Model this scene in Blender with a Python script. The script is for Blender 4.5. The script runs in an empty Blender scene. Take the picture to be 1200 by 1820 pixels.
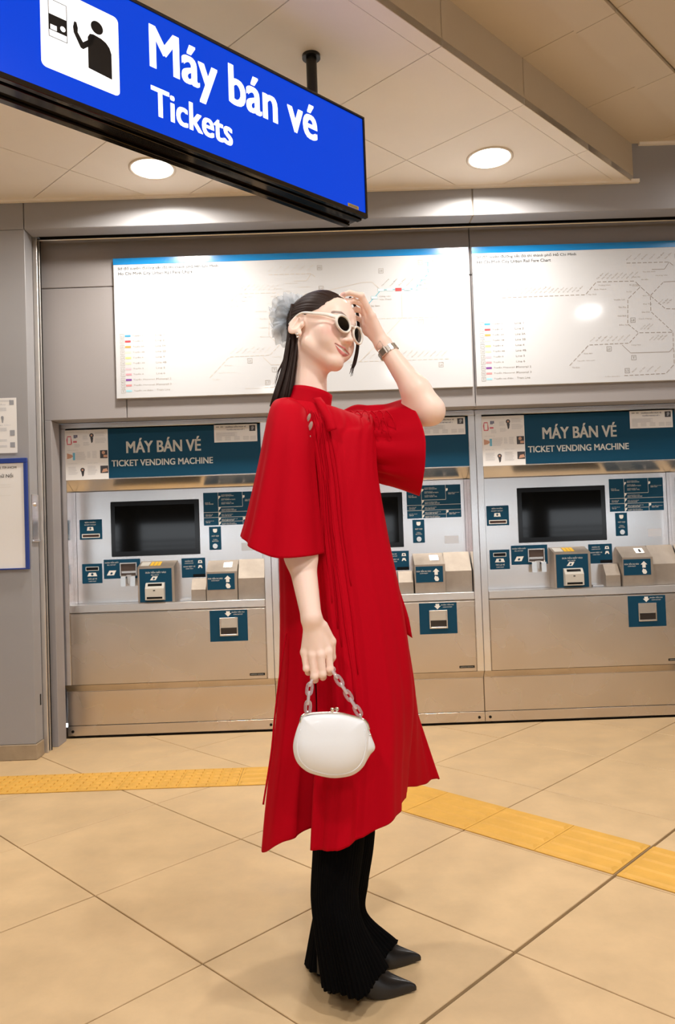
import bpy, bmesh, math, random
import numpy as np
from mathutils import Vector, Matrix
from mathutils import geometry as mgeo
random.seed(7)
rng = np.random.default_rng(7)
S = bpy.context.scene
COL = S.collection
PI = math.pi

# ------------------------------------------------------------------ camera
CAM_H = 1.157
F_PX = 1358.7
_p, _r, _y = math.radians(1.6327), math.radians(-1.9677), math.radians(0.3255)
FW = Vector((math.sin(_y)*math.cos(_p), math.cos(_y)*math.cos(_p), math.sin(_p)))
_r0 = Vector((math.cos(_y), -math.sin(_y), 0.0)); _u0 = _r0.cross(FW)
RT = _r0*math.cos(_r) + _u0*math.sin(_r)
UP = _u0*math.cos(_r) - _r0*math.sin(_r)
cam_d = bpy.data.cameras.new('camera')
cam_d.sensor_fit = 'VERTICAL'; cam_d.sensor_height = 36.0
cam_d.lens = F_PX*36.0/1820.0
cam_d.clip_start = 0.05
cam = bpy.data.objects.new('camera', cam_d); COL.objects.link(cam)
cam.matrix_world = Matrix(((RT.x, UP.x, -FW.x, 0), (RT.y, UP.y, -FW.y, 0), (RT.z, UP.z, -FW.z, CAM_H), (0, 0, 0, 1)))
S.camera = cam

# ------------------------------------------------------------------ world, lamps, exposure
S.view_settings.view_transform = 'Standard'
S.view_settings.look = 'None'
S.view_settings.exposure = 0.40
S.view_settings.gamma = 1.0
S.view_settings.use_curve_mapping = False
W = bpy.data.worlds.new('daylight'); S.world = W
W.use_nodes = True
W.node_tree.nodes['Background'].inputs[0].default_value = (0.88, 0.94, 1.0, 1)
W.node_tree.nodes['Background'].inputs[1].default_value = 3.4

def srgb(c):
    if isinstance(c, str):
        c = c.lstrip('#'); c = [int(c[i:i+2], 16)/255 for i in (0, 2, 4)]
    return tuple((v/12.92 if v <= 0.04045 else ((v+0.055)/1.055)**2.4) for v in c) + (1.0,)

def lamp(name, loc, power, size, color, rot=(0, 0, 0), spread=PI, shape='DISK', size_y=None):
    d = bpy.data.lights.new(name, 'AREA'); d.shape = shape; d.size = size
    if size_y: d.size_y = size_y
    d.energy = power; d.color = color; d.spread = spread
    o = bpy.data.objects.new(name, d); COL.objects.link(o)
    o.location = loc; o.rotation_euler = rot
    return o

WARM = (1.0, 0.93, 0.84)
NEUT = (1.0, 0.95, 0.89)
# rows of recessed downlights under the two ceiling levels (only the two by the wall are in the frame)
LOW_LIGHTS = [(-0.857, 3.83, 3.04), (0.857, 3.83, 3.04), (-2.55, 3.83, 3.04), (-0.857, 2.13, 3.04) , (-2.55, 2.13, 3.04)]
HIGH_LIGHTS = [(2.55, 3.5, 3.25), (0.9, 0.9, 3.25), (2.55, 1.4, 3.25), (-0.857, 0.15, 3.25), (0.857, -1.2, 3.25), (-0.857, -1.9, 3.25), (-2.55, 0.0, 3.25)]
COOL = (1.0, 0.975, 0.95)
for x, y, z in LOW_LIGHTS:
    lamp('downlight_lamp', (x, y, z-0.02), (21 if abs(x) < 1 else 7) if y > 3 else (12 if x > -1 else 7), 0.2, WARM, spread=math.radians(165))
for x, y, z in HIGH_LIGHTS:
    lamp('downlight_lamp', (x, y, z-0.02), 8 if y > 3 else 20, 0.2, COOL, spread=math.radians(165))

# ------------------------------------------------------------------ materials
MATS = {}
def mat(name, col, rough=0.5, metal=0.0, spec=0.5, noise=0.0, nscale=8.0, bump=0.0, bscale=60.0, emit=0.0, alpha=1.0, trans=0.0,
        stretch=(1, 1, 1), detail=6, sss=0.0, sheen=0.0, coat=0.0, ior=1.5, aniso=0.0, rvar=0.0):
    if name in MATS: return MATS[name]
    m = bpy.data.materials.new(name); m.use_nodes = True
    nt = m.node_tree; N = nt.nodes; L = nt.links
    b = N['Principled BSDF']
    c = srgb(col) if isinstance(col, str) else tuple(col)+(1.0,)*(4-len(col))
    b.inputs['Base Color'].default_value = c
    b.inputs['Roughness'].default_value = rough
    b.inputs['Metallic'].default_value = metal
    b.inputs['Specular IOR Level'].default_value = spec
    b.inputs['IOR'].default_value = ior
    if sheen: b.inputs['Sheen Weight'].default_value = sheen
    if coat: b.inputs['Coat Weight'].default_value = coat; b.inputs['Coat Roughness'].default_value = 0.08
    if trans: b.inputs['Transmission Weight'].default_value = trans
    if alpha < 1: b.inputs['Alpha'].default_value = alpha
    if aniso: b.inputs['Anisotropic'].default_value = aniso
    if sss:
        b.inputs['Subsurface Weight'].default_value = sss
        b.inputs['Subsurface Radius'].default_value = (1.0, 0.35, 0.2)
        b.inputs['Subsurface Scale'].default_value = 0.0025
    if emit:
        b.inputs['Emission Color'].default_value = c; b.inputs['Emission Strength'].default_value = emit
    if noise or bump or rvar:
        tc = N.new('ShaderNodeTexCoord'); mp = N.new('ShaderNodeMapping')
        mp.inputs['Scale'].default_value = stretch
        L.new(tc.outputs['Object'], mp.inputs['Vector'])
    if noise or rvar:
        n = N.new('ShaderNodeTexNoise'); n.inputs['Scale'].default_value = nscale
        n.inputs['Detail'].default_value = detail; n.inputs['Roughness'].default_value = 0.65
        L.new(mp.outputs['Vector'], n.inputs['Vector'])
    if noise:
        r = N.new('ShaderNodeMapRange'); r.inputs['From Min'].default_value = 0.3; r.inputs['From Max'].default_value = 0.7
        r.inputs['To Min'].default_value = 1-noise; r.inputs['To Max'].default_value = 1+noise
        L.new(n.outputs['Fac'], r.inputs['Value'])
        hsv = N.new('ShaderNodeHueSaturation'); hsv.inputs['Color'].default_value = c
        L.new(r.outputs['Result'], hsv.inputs['Value']); L.new(hsv.outputs['Color'], b.inputs['Base Color'])
    if rvar:
        r2 = N.new('ShaderNodeMapRange'); r2.inputs['From Min'].default_value = 0.3; r2.inputs['From Max'].default_value = 0.7
        r2.inputs['To Min'].default_value = rough-rvar; r2.inputs['To Max'].default_value = rough+rvar
        L.new(n.outputs['Fac'], r2.inputs['Value']); L.new(r2.outputs['Result'], b.inputs['Roughness'])
    if bump:
        n2 = N.new('ShaderNodeTexNoise'); n2.inputs['Scale'].default_value = bscale; n2.inputs['Detail'].default_value = 4
        L.new(mp.outputs['Vector'], n2.inputs['Vector'])
        bp = N.new('ShaderNodeBump'); bp.inputs['Strength'].default_value = bump; bp.inputs['Distance'].default_value = 0.002
        L.new(n2.outputs['Fac'], bp.inputs['Height']); L.new(bp.outputs['Normal'], b.inputs['Normal'])
    MATS[name] = m
    return m

M_TILE = mat('beige_granite_tile', '#cfb288', 0.42, noise=0.10, nscale=5, bump=0.03, bscale=40, rvar=0.06)
M_JOINT = mat('tile_joint', '#6d563c', 0.9)
M_YEL = mat('yellow_tactile', '#d8a648', 0.6, noise=0.08, nscale=10)
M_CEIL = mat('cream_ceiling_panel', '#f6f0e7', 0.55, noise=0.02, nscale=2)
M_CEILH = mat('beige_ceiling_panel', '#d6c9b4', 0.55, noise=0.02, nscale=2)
M_CEILG = mat('ceiling_joint', '#8f8374', 0.8)
M_WALL = mat('mauve_grey_wall_panel', '#9c9899', 0.42, noise=0.02, nscale=2, bump=0.01, bscale=200)
M_PILLAR = mat('grey_metal_cladding', '#9b9b9f', 0.38, noise=0.02, nscale=2)
M_DARKGAP = mat('dark_gap', '#17130f', 0.9)
M_STEEL = mat('brushed_stainless', (0.85, 0.84, 0.84), 0.24, 1.0, noise=0.04, nscale=3, rvar=0.02, stretch=(1, 1, 2.2), detail=1)
M_STEELD = mat('brushed_stainless_scuffed', (0.66, 0.59, 0.52), 0.27, 1.0, noise=0.05, nscale=2.2, rvar=0.02, stretch=(1.2, 1, 1.6), detail=1.5)
M_STEELM = mat('satin_stainless', (0.44, 0.39, 0.34), 0.62, 1.0, noise=0.10, nscale=9)
M_ALU = mat('polished_aluminium', (0.75, 0.73, 0.70), 0.22, 1.0)
M_TEAL = mat('dark_teal_plate', '#12445f', 0.4, spec=0.15)
M_WHITE = mat('white_print', '#eeeeea', 0.5)
M_PAPER = mat('white_paper', '#e9e9ea', 0.5)
M_INK = mat('grey_ink', '#77787c', 0.6)
M_BLACK = mat('black_plastic', '#0a0a0b', 0.14, spec=0.3)
M_GLASS = mat('dark_screen_glass', '#08090a', 0.05, spec=0.22)
M_LGREY = mat('light_grey_plastic', '#c8c5bd', 0.45)
M_ACR = mat('clear_acrylic', '#f4f2ec', 0.05, trans=0.9, ior=1.45)

# ------------------------------------------------------------------ helpers
def link(o, parent=None):
    COL.objects.link(o)
    if parent is not None: o.parent = parent
    return o

def mesh_obj(name, verts, faces, m, parent=None, smooth=False):
    me = bpy.data.meshes.new(name); me.from_pydata([tuple(v) for v in verts], [], [tuple(f) for f in faces]); me.update()
    for k in (m if isinstance(m, (list, tuple)) else [m]): me.materials.append(k)
    if smooth: me.polygons.foreach_set('use_smooth', [True]*len(me.polygons))
    return link(bpy.data.objects.new(name, me), parent)

def bm_obj(name, bm, m, parent=None, smooth=False):
    me = bpy.data.meshes.new(name)
    bmesh.ops.recalc_face_normals(bm, faces=bm.faces[:])
    bm.to_mesh(me); bm.free()
    for k in (m if isinstance(m, (list, tuple)) else [m]): me.materials.append(k)
    if smooth: me.polygons.foreach_set('use_smooth', [True]*len(me.polygons))
    return link(bpy.data.objects.new(name, me), parent)

def add_box(bm, x0, x1, y0, y1, z0, z1, bev=0.0, seg=1, mi=0):
    r = bmesh.ops.create_cube(bm, size=1.0)
    bmesh.ops.scale(bm, vec=(x1-x0, y1-y0, z1-z0), verts=r['verts'])
    bmesh.ops.translate(bm, vec=((x0+x1)/2, (y0+y1)/2, (z0+z1)/2), verts=r['verts'])
    fs = {f for v in r['verts'] for f in v.link_faces}
    if bev > 0:
        es = {e for v in r['verts'] for e in v.link_edges}
        q = bmesh.ops.bevel(bm, geom=list(es), offset=bev, segments=seg, affect='EDGES', profile=0.5)
        fs = fs | set(q['faces'])
    for f in fs:
        if f.is_valid: f.material_index = mi

def box(name, x0, x1, y0, y1, z0, z1, m, parent=None, bev=0.0, seg=1):
    bm = bmesh.new(); add_box(bm, x0, x1, y0, y1, z0, z1, bev, seg)
    return bm_obj(name, bm, m, parent)

def add_prism(bm, pts, axis, a0, a1, mi=0):
    """closed polygon pts (2-D) extruded along axis between a0 and a1; 'x': pts are (y,z), 'y': (x,z), 'z': (x,y)"""
    def mk(p, a): return {'x': (a, p[0], p[1]), 'y': (p[0], a, p[1]), 'z': (p[0], p[1], a)}[axis]
    A = [bm.verts.new(mk(p, a0)) for p in pts]; B = [bm.verts.new(mk(p, a1)) for p in pts]
    n = len(pts)
    fs = [bm.faces.new(A[::-1]), bm.faces.new(B)]
    for i in range(n): fs.append(bm.faces.new((A[i], A[(i+1) % n], B[(i+1) % n], B[i])))
    for f in fs: f.material_index = mi

def prism(name, pts, axis, a0, a1, m, parent=None):
    bm = bmesh.new(); add_prism(bm, pts, axis, a0, a1); return bm_obj(name, bm, m, parent)

def add_cyl(bm, c, axis, r, h, n=24, r2=None, mi=0):
    rot = {'z': Matrix(), 'y': Matrix.Rotation(PI/2, 4, 'X'), 'x': Matrix.Rotation(PI/2, 4, 'Y')}[axis]
    bmesh.ops.create_cone(bm, cap_ends=True, segments=n, radius1=r, radius2=r if r2 is None else r2, depth=h, matrix=Matrix.Translation(c) @ rot)

def empty(name, loc, rz=0.0, label=None, cat=None, group=None):
    o = bpy.data.objects.new(name, None); COL.objects.link(o)
    o.location = loc; o.rotation_euler = (0, 0, rz); o.empty_display_size = 0.1
    tag(o, label, cat, group); return o

def tag(o, label=None, cat=None, group=None, kind=None):
    if label: o['label'] = label
    if cat: o['category'] = cat
    if group: o['group'] = group
    if kind: o['kind'] = kind
    return o

def dup(o, parent=None):
    c = o.copy(); COL.objects.link(c)
    if parent is not None: c.parent = parent
    for ch in [k for k in bpy.data.objects if k.parent == o]: dup(ch, c)
    return c

_TXT = {}
def text_geo(s, bold):
    """outline of a word as (verts, triangles) in its own unit size; every contour is filled with its own holes"""
    if s in _TXT: return _TXT[s]
    cu = bpy.data.curves.new('t', 'FONT'); cu.body = s; cu.resolution_u = 4; cu.fill_mode = 'FRONT'
    o = bpy.data.objects.new('t', cu); COL.objects.link(o)
    dg = bpy.context.evaluated_depsgraph_get(); dg.update()
    if not any(c in s for c in 'ơờởợớưừửữựứƠƯ'):
        me = bpy.data.meshes.new_from_object(o.evaluated_get(dg))
        V = np.array([v.co[:2] for v in me.vertices]) if len(me.vertices) else np.zeros((0, 2)); Fc = [tuple(q.vertices) for q in me.polygons]
        bpy.data.objects.remove(o); bpy.data.curves.remove(cu); bpy.data.meshes.remove(me)
        _TXT[s] = (V, Fc); return _TXT[s]
    sp = o.evaluated_get(dg).to_curve(dg, apply_modifiers=False).splines
    loops = []
    for q in sp:
        bp = q.bezier_points; pts = []
        if len(bp):
            for i in range(len(bp)):
                A, B = bp[i], bp[(i+1) % len(bp)]
                straight = A.handle_right_type == 'VECTOR' and B.handle_left_type == 'VECTOR'
                seg = [A.co, B.co] if straight else mgeo.interpolate_bezier(A.co, A.handle_right, B.handle_left, B.co, 5)
                pts += [(v[0], v[1]) for v in seg[:-1]]
        else: pts = [(v.co[0], v.co[1]) for v in q.points]
        out = []
        for i in range(len(pts)):                     # drop doubled points and points in a straight run
            p0, p1, p2 = out[-1] if out else pts[i-1], pts[i], pts[(i+1) % len(pts)]
            if math.hypot(p1[0]-p0[0], p1[1]-p0[1]) < 1e-4: continue
            if abs((p1[0]-p0[0])*(p2[1]-p1[1])-(p1[1]-p0[1])*(p2[0]-p1[0])) < 2e-6 and (p1[0]-p0[0])*(p2[0]-p1[0])+(p1[1]-p0[1])*(p2[1]-p1[1]) >= 0: continue
            out.append(p1)
        pts = out
        if len(pts) > 2:
            ar = sum(x0*y1-x1*y0 for (x0, y0), (x1, y1) in zip(pts, pts[1:]+pts[:1]))/2
            loops.append((pts, ar))
    bpy.data.objects.remove(o); bpy.data.curves.remove(cu)
    def inside(p, poly):
        c = False
        for (x0, y0), (x1, y1) in zip(poly, poly[1:]+poly[:1]):
            if (y0 > p[1]) != (y1 > p[1]) and p[0] < (x1-x0)*(p[1]-y0)/(y1-y0)+x0: c = not c
        return c
    V, Fc = [], []
    # a contour is a hole when the smallest contour round it runs the other way
    hole_of = {}
    for i, (pts, ar) in enumerate(loops):
        box_ = [(abs(aj), j) for j, (pj, aj) in enumerate(loops) if j != i and abs(aj) > abs(ar) and inside(pts[0], pj)]
        if box_:
            j = min(box_)[1]
            if loops[j][1]*ar < 0: hole_of[i] = j
    for i, (pts, ar) in enumerate(loops):
        if i in hole_of: continue
        group = [pts]+[loops[h][0] for h, j in hole_of.items() if j == i]
        flat = [v for l in group for v in l]; n = len(V); V += flat
        for t in mgeo.tessellate_polygon([[Vector((x, y, 0)) for x, y in l] for l in group]):
            Fc.append(tuple(n+k for k in t))
    _TXT[s] = (np.array(V) if V else np.zeros((0, 2)), Fc); return _TXT[s]

class Print:
    """flat print collected on the plane y = Y (facing -y): words, rectangles, lines, polygons"""
    def __init__(s, Y): s.Y = Y; s.v = []; s.f = []
    def poly(s, pts):
        n = len(s.v); s.v += [(x, s.Y, z) for x, z in pts]; s.f.append(tuple(range(n, n+len(pts))))
        return s
    def rect(s, x0, x1, z0, z1): return s.poly([(x0, z0), (x1, z0), (x1, z1), (x0, z1)])
    def frame(s, x0, x1, z0, z1, t):
        s.rect(x0, x1, z0, z0+t); s.rect(x0, x1, z1-t, z1); s.rect(x0, x0+t, z0+t, z1-t); return s.rect(x1-t, x1, z0+t, z1-t)
    def line(s, pts, w):
        for (xa, za), (xb, zb) in zip(pts, pts[1:]):
            d = math.hypot(xb-xa, zb-za)
            if d < 1e-6: continue
            nx, nz = -(zb-za)/d*w/2, (xb-xa)/d*w/2
            s.poly([(xa-nx, za-nz), (xb-nx, zb-nz), (xb+nx, zb+nz), (xa+nx, za+nz)])
        return s
    def dash(s, pts, w, on, off):
        for (xa, za), (xb, zb) in zip(pts, pts[1:]):
            d = math.hypot(xb-xa, zb-za); n = max(1, round(d/(on+off))); st = d/n
            for i in range(n):
                a = i*st+off/2*st/(on+off); b = a+on*st/(on+off)
                s.line([(xa+(xb-xa)*a/d, za+(zb-za)*a/d), (xa+(xb-xa)*b/d, za+(zb-za)*b/d)], w)
        return s
    def disc(s, x, z, r, n=14): return s.poly([(x+r*math.cos(2*PI*i/n), z+r*math.sin(2*PI*i/n)) for i in range(n)])
    def text(s, t, x0, x1, z0, z1, bold=0.0, rot=0.0):
        """fits the inked box of the word into x0..x1, z0..z1 (x1 None keeps the proportions)"""
        V, Fc = text_geo(t, 0.0)
        if not len(V): return s
        lo, hi = V.min(0), V.max(0); sz = (z1-z0)/(hi[1]-lo[1]); sx = sz if x1 is None else (x1-x0)/(hi[0]-lo[0])
        c, d = math.cos(rot), math.sin(rot)
        k = bold*sz                      # bold: the outline printed again a hair aside
        for ex, ez in (((0, 0),) if not bold else ((-k, -k*.5), (k, -k*.5), (-k, k*.5), (k, k*.5), (0, 0))):
            n = len(s.v)
            for u, w in V:
                a, b = (u-lo[0])*sx+ex, (w-lo[1])*sz+ez
                s.v.append((x0+a*c-b*d, s.Y, z0+a*d+b*c))
            s.f += [tuple(n+i for i in f) for f in Fc]
        return s
    def make(s, name, m, parent=None):
        o = mesh_obj(name, s.v, s.f, m, parent); return o

def at(px, py, y):
    """world point on the plane at depth y that the photograph shows at (px, py) of 1200 x 1820"""
    d = RT*((px-600)/F_PX) - UP*((py-910)/F_PX) + FW
    return Vector((0, 0, CAM_H)) + d*(y/d.y)
# ================================================================== SETTING
# ---- floor: 0.6 m tiles laid at 45 degrees, each a slab; the base below shows in the joints
floor = box('floor', -6, 6.5, -6, 4.9, -0.12, -0.012, M_JOINT); tag(floor, kind='structure')
far_floor = mesh_obj('tile_field', [(-6, -6, -0.004), (6.5, -6, -0.004), (6.5, 0.9, -0.004), (-6, 0.9, -0.004)], [(0, 1, 2, 3)], M_TILE, floor)
def clip(poly, a, b, c):            # keep a*x+b*y <= c
    out = []
    for i in range(len(poly)):
        p, q = poly[i], poly[(i+1) % len(poly)]
        dp, dq = a*p[0]+b*p[1]-c, a*q[0]+b*q[1]-c
        if dp <= 0: out.append(p)
        if (dp < 0 < dq) or (dq < 0 < dp):
            t = dp/(dp-dq); out.append((p[0]+(q[0]-p[0])*t, p[1]+(q[1]-p[1])*t))
    return out
R2 = math.sqrt(0.5)
TU, TV, TS = 1.217, 1.176, 0.6025
def uv(u, v): return ((u-v)*R2, (u+v)*R2)
def tile_slab(name, poly, z0, z1, m, parent, bev=0.0015):
    n = len(poly); cx = sum(p[0] for p in poly)/n; cy = sum(p[1] for p in poly)/n
    ins = [(p[0]+(cx-p[0])*bev/0.3, p[1]+(cy-p[1])*bev/0.3) for p in poly]
    V = [(x, y, z0) for x, y in poly]+[(x, y, z1-bev) for x, y in poly]+[(x, y, z1) for x, y in ins]
    Fc = [tuple(range(2*n, 3*n))]
    for i in range(n):
        j = (i+1) % n
        Fc += [(i, j, n+j, n+i), (n+i, n+j, 2*n+j, 2*n+i)]
    return mesh_obj(name, V, Fc, m, parent)
for i in range(-4, 9):
    for j in range(-4, 8):
        g = 0.0022
        gl = 0.005 if j == 0 else g                     # the wide expansion joint
        gr = 0.005 if j == -1 else g
        u0, u1, v0, v1 = TU+i*TS+g, TU+(i+1)*TS-g, TV+j*TS+gl, TV+(j+1)*TS-gr
        p = [uv(u0, v0), uv(u1, v0), uv(u1, v1), uv(u0, v1)]
        p = clip(p, 0, 1, 4.57); p = clip(p, 0, -1, -0.95) if len(p) > 2 else p
        p = clip(p, 1, 0, 3.4) if len(p) > 2 else p; p = clip(p, -1, 0, 3.2) if len(p) > 2 else p
        if len(p) > 2: tile_slab('floor_tile', p, -0.011, random.uniform(-0.0006, 0.0), M_TILE, floor)

# ---- tactile paving: blister tiles along the machines, then bar tiles turning along the floor grid
def tactile(name, poly, dx, dy, bars, parent):
    """poly: four corners of a tile; raised bars or blisters on it"""
    bm = bmesh.new()
    (ax, ay), (bx, by), (cx, cy), (ex, ey) = poly
    A, B, D = Vector((ax, ay)), Vector((bx, by)), Vector((ex, ey))
    e1, e2 = B-A, D-A
    n = 4; z = 0.003
    lo = [bm.verts.new((q[0], q[1], 0.0004)) for q in poly]; hi = [bm.verts.new((q[0], q[1], z)) for q in poly]
    bm.faces.new(hi)
    for i in range(4): bm.faces.new((lo[i], lo[(i+1) % 4], hi[(i+1) % 4], hi[i]))
    def bump(c, h1, h2):
        q = [A+e1*(c[0]+sx*h1)+e2*(c[1]+sy*h2) for sx, sy in ((-1, -1), (1, -1), (1, 1), (-1, 1))]
        t = [A+e1*(c[0]+sx*h1*0.93)+e2*(c[1]+sy*h2*0.55) for sx, sy in ((-1, -1), (1, -1), (1, 1), (-1, 1))]
        a = [bm.verts.new((p.x, p.y, z)) for p in q]; b = [bm.verts.new((p.x, p.y, z+0.005)) for p in t]
        bm.faces.new(b)
        for i in range(4): bm.faces.new((a[i], a[(i+1) % 4], b[(i+1) % 4], b[i]))
    if bars:
        for k in range(n): bump((0.5, (k+0.5)/n), 0.47, 0.07)
    else:
        for k in range(6):
            for l in range(6): bump(((k+0.5)/6, (l+0.5)/6), 0.052, 0.045)
    return bm_obj(name, bm, M_YEL, parent)
strip = empty('tactile_paving', (0, 0, 0), 0, 'yellow tactile guide strip across the beige floor, dotted then barred', 'tactile paving')
x = -0.49
for k in range(8):
    tactile('blister_tile', [(x-0.279*(k+1)+0.001, 3.597), (x-0.279*k, 3.597), (x-0.279*k, 3.868), (x-0.279*(k+1)+0.001, 3.868)], 1, 0, False, strip)
for k in range(1):
    tactile('bar_tile', [(x+0.002+0.29*k, 3.597), (x+0.29*(k+1), 3.597), (x+0.29*(k+1), 3.868), (x+0.002+0.29*k, 3.868)], 1, 0, True, strip)
SU0, SU1 = 2.432, 2.732
vv = TV+0.005
edges = [TV+0.004+0.3*k for k in range(-4, 0)] + [TV+0.006+0.3*k for k in range(0, 6)]
for k in range(-5, 5):
    v0 = TV+0.3*k+(0.006 if k == 0 else 0.001); v1 = TV+0.3*(k+1)-(0.006 if k == -1 else 0.001)
    q = [uv(SU0, v1), uv(SU0, v0), uv(SU1, v0), uv(SU1, v1)]
    tactile('bar_tile', q, 1, 0, True, strip)
# piece where the two runs meet
mq = [(x+0.292, 3.597), uv(SU0, TV+1.502), uv(SU1, TV+1.502), (x+0.292, 3.868)]
tactile('bar_tile', mq, 1, 0, True, strip)

# ---- ceilings (a lower one to the left of the step, a higher one to the right)
ZL, ZH, VS = 3.04, 3.25, 1.72
ceil = empty('ceiling', (0, 0, 0)); tag(ceil, kind='structure')
def cpanel(name, poly, z, m, th=0.02):
    n = len(poly); cx = sum(p[0] for p in poly)/n; cy = sum(p[1] for p in poly)/n
    V = [(a, b, z+th) for a, b in poly]+[(a, b, z) for a, b in poly]
    Fc = [tuple(range(n, 2*n))]+[tuple(range(n))[::-1]]+[(i, (i+1) % n, n+(i+1) % n, n+i) for i in range(n)]
    return mesh_obj(name, V, Fc, m, ceil)
def clipc(p, vmin=None, vmax=None):
    # v = (y-x)*R2
    if vmin is not None: p = clip(p, R2, -R2, -vmin)
    if vmax is not None and len(p) > 2: p = clip(p, -R2, R2, vmax)
    if len(p) > 2: p = clip(p, 0, 1, 4.148)
    return p
for i in range(-6, 5):
    u0, u1 = 1.80+0.606*i, 1.80+0.606*(i+1)
    for k in range(0, 4):
        v0, v1 = (1.79 if k == 0 else 2.40+1.2*(k-1)), 2.40+1.2*k
        p = clipc([uv(u0+.002, v0+.002), uv(u1-.002, v0+.002), uv(u1-.002, v1-.002), uv(u0+.002, v1-.002)])
        if len(p) > 2: cpanel('ceiling_panel', p, ZL, M_CEIL)
    p = clipc([uv(u0+.002, VS), uv(u1-.002, VS), uv(u1-.002, 1.788), uv(u0+.002, 1.788)])
    if len(p) > 2: cpanel('edge_strip', p, ZL-0.002, M_CEIL, 0.03)
    # vertical face of the step
    a, b = uv(u0+.0015, VS), uv(u1-.0015, VS)
    if b[1] > 4.148: b = uv(4.148/R2-VS, VS)
    if a[1] < 4.148:
        o = VS
        mesh_obj('step_face', [(a[0], a[1], ZL-0.0045), (b[0], b[1], ZL-0.0045), (b[0], b[1], ZH), (a[0], a[1], ZH),
                               (a[0]-.0022, a[1]+.0022, ZL-0.0045), (b[0]-.0022, b[1]+.0022, ZL-0.0045), (b[0]-.0022, b[1]+.0022, ZH), (a[0]-.0022, a[1]+.0022, ZH)],
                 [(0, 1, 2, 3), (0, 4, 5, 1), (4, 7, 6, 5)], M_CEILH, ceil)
for i in range(-8, 7):
    u0, u1 = 1.80+0.606*i, 1.80+0.606*(i+1)
    for (v0, v1, dz) in ((1.465, 1.72, 0), (1.29, 1.463, -0.016), (0.08, 1.285, 0), (-1.12, 0.076, 0), (-2.32, -1.124, 0), (-3.52, -2.324, 0), (-4.72, -3.524, 0)):
        p = clipc([uv(u0+.0015, v0), uv(u1-.0015, v0), uv(u1-.0015, v1), uv(u0+.0015, v1)])
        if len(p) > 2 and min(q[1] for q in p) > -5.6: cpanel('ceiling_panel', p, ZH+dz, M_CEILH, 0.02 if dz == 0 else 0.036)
slab = box('ceiling_slab', -6, 6.5, -5.5, 4.9, ZH+0.03, ZH+0.15, M_CEILG, ceil)
b_ = [uv(-6, 1.80), uv(6, 1.80), uv(6, 9), uv(-6, 9)]
p = clip(b_, 0, 1, 4.148); p = clip(p, -1, 0, 6)
cpanel('ceiling_backing', p, ZL+0.022, M_CEILG, 0.02)

# ---- the front plane: pillar on the left and the bulkhead over the machines (y = 4.15)
pillar = empty('wall_left', (0, 0, 0)); tag(pillar, kind='structure')
box('cladding', -5.95, -1.640, 4.15, 4.255, 0.085, 2.88, M_PILLAR, pillar, 0.0015)
box('plinth', -5.95, -1.634, 4.146, 4.255, 0.0, 0.083, mat('stone_plinth', '#a08f78', 0.4, noise=0.15, nscale=9), pillar, 0.003)
bulk = empty('wall_back_bulkhead', (0, 0, 0)); tag(bulk, kind='structure')
for (a, b) in ((-5.95, -1.644), (-1.640, 0.822), (0.828, 6.45)):
    box('bulkhead_panel', a, b, 4.15, 4.262, 2.882, 3.27, M_PILLAR, bulk, 0.003)
box('joint_strip', 0.820, 0.830, 4.158, 4.26, 2.884, 3.24, M_CEILG, bulk)
box('edge_trim', -5.95, 1.742, 4.128, 4.149, ZL-0.012, ZL+0.006, M_CEIL, bulk)
box('edge_trim', 1.75, 6.45, 4.128, 4.149, ZH-0.014, ZH+0.004, M_CEIL, bulk)
box('shutter_slot', -1.62, 6.45, 4.264, 4.39, 2.900, 2.99, M_DARKGAP, bulk)
box('shutter_bar', -1.62, 6.45, 4.300, 4.345, 2.876, 2.887, M_ALU, bulk, 0.003)
# shutter guide rail between the pillar and the machine wall
rail = empty('trim_1', (0, 0, 0)); tag(rail, kind='structure')
box('jamb', -1.75, -1.648, 4.256, 4.36, 0.0, 2.95, M_PILLAR, rail)
box('guide_rail', -1.646, -1.621, 4.275, 4.288, 0.0, 2.89, mat('bright_guide_rail', (0.80, 0.77, 0.74), 0.42, 0.9), rail, 0.002)
box('guide_groove', -1.72, -1.62, 4.330, 4.334, 0.0, 2.90, M_DARKGAP, rail)
box('guide_lip', -1.6305, -1.6235, 4.318, 4.329, 0.0, 2.89, MATS['bright_guide_rail'], rail, 0.001)
swp = empty('wall_switch', (-1.639, 4.206, 1.30), 0, 'steel keyswitch plate on the side of the left pillar beside the shutter rail', 'switch')
box('plate', -0.002, 0.004, -0.046, 0.046, -0.13, 0.13, M_STEEL, swp, 0.002)
bm = bmesh.new(); add_cyl(bm, (0.006, 0, 0.075), 'x', 0.011, 0.012, 16); bm_obj('key_barrel', bm, M_ALU, swp)
box('lower_lip', 0.004, 0.012, -0.046, 0.046, -0.128, -0.118, M_STEEL, swp, 0.001)
box('latch_slot', -1.641, -1.6385, 4.222, 4.236, 0.275, 0.335, M_DARKGAP, pillar)

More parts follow.
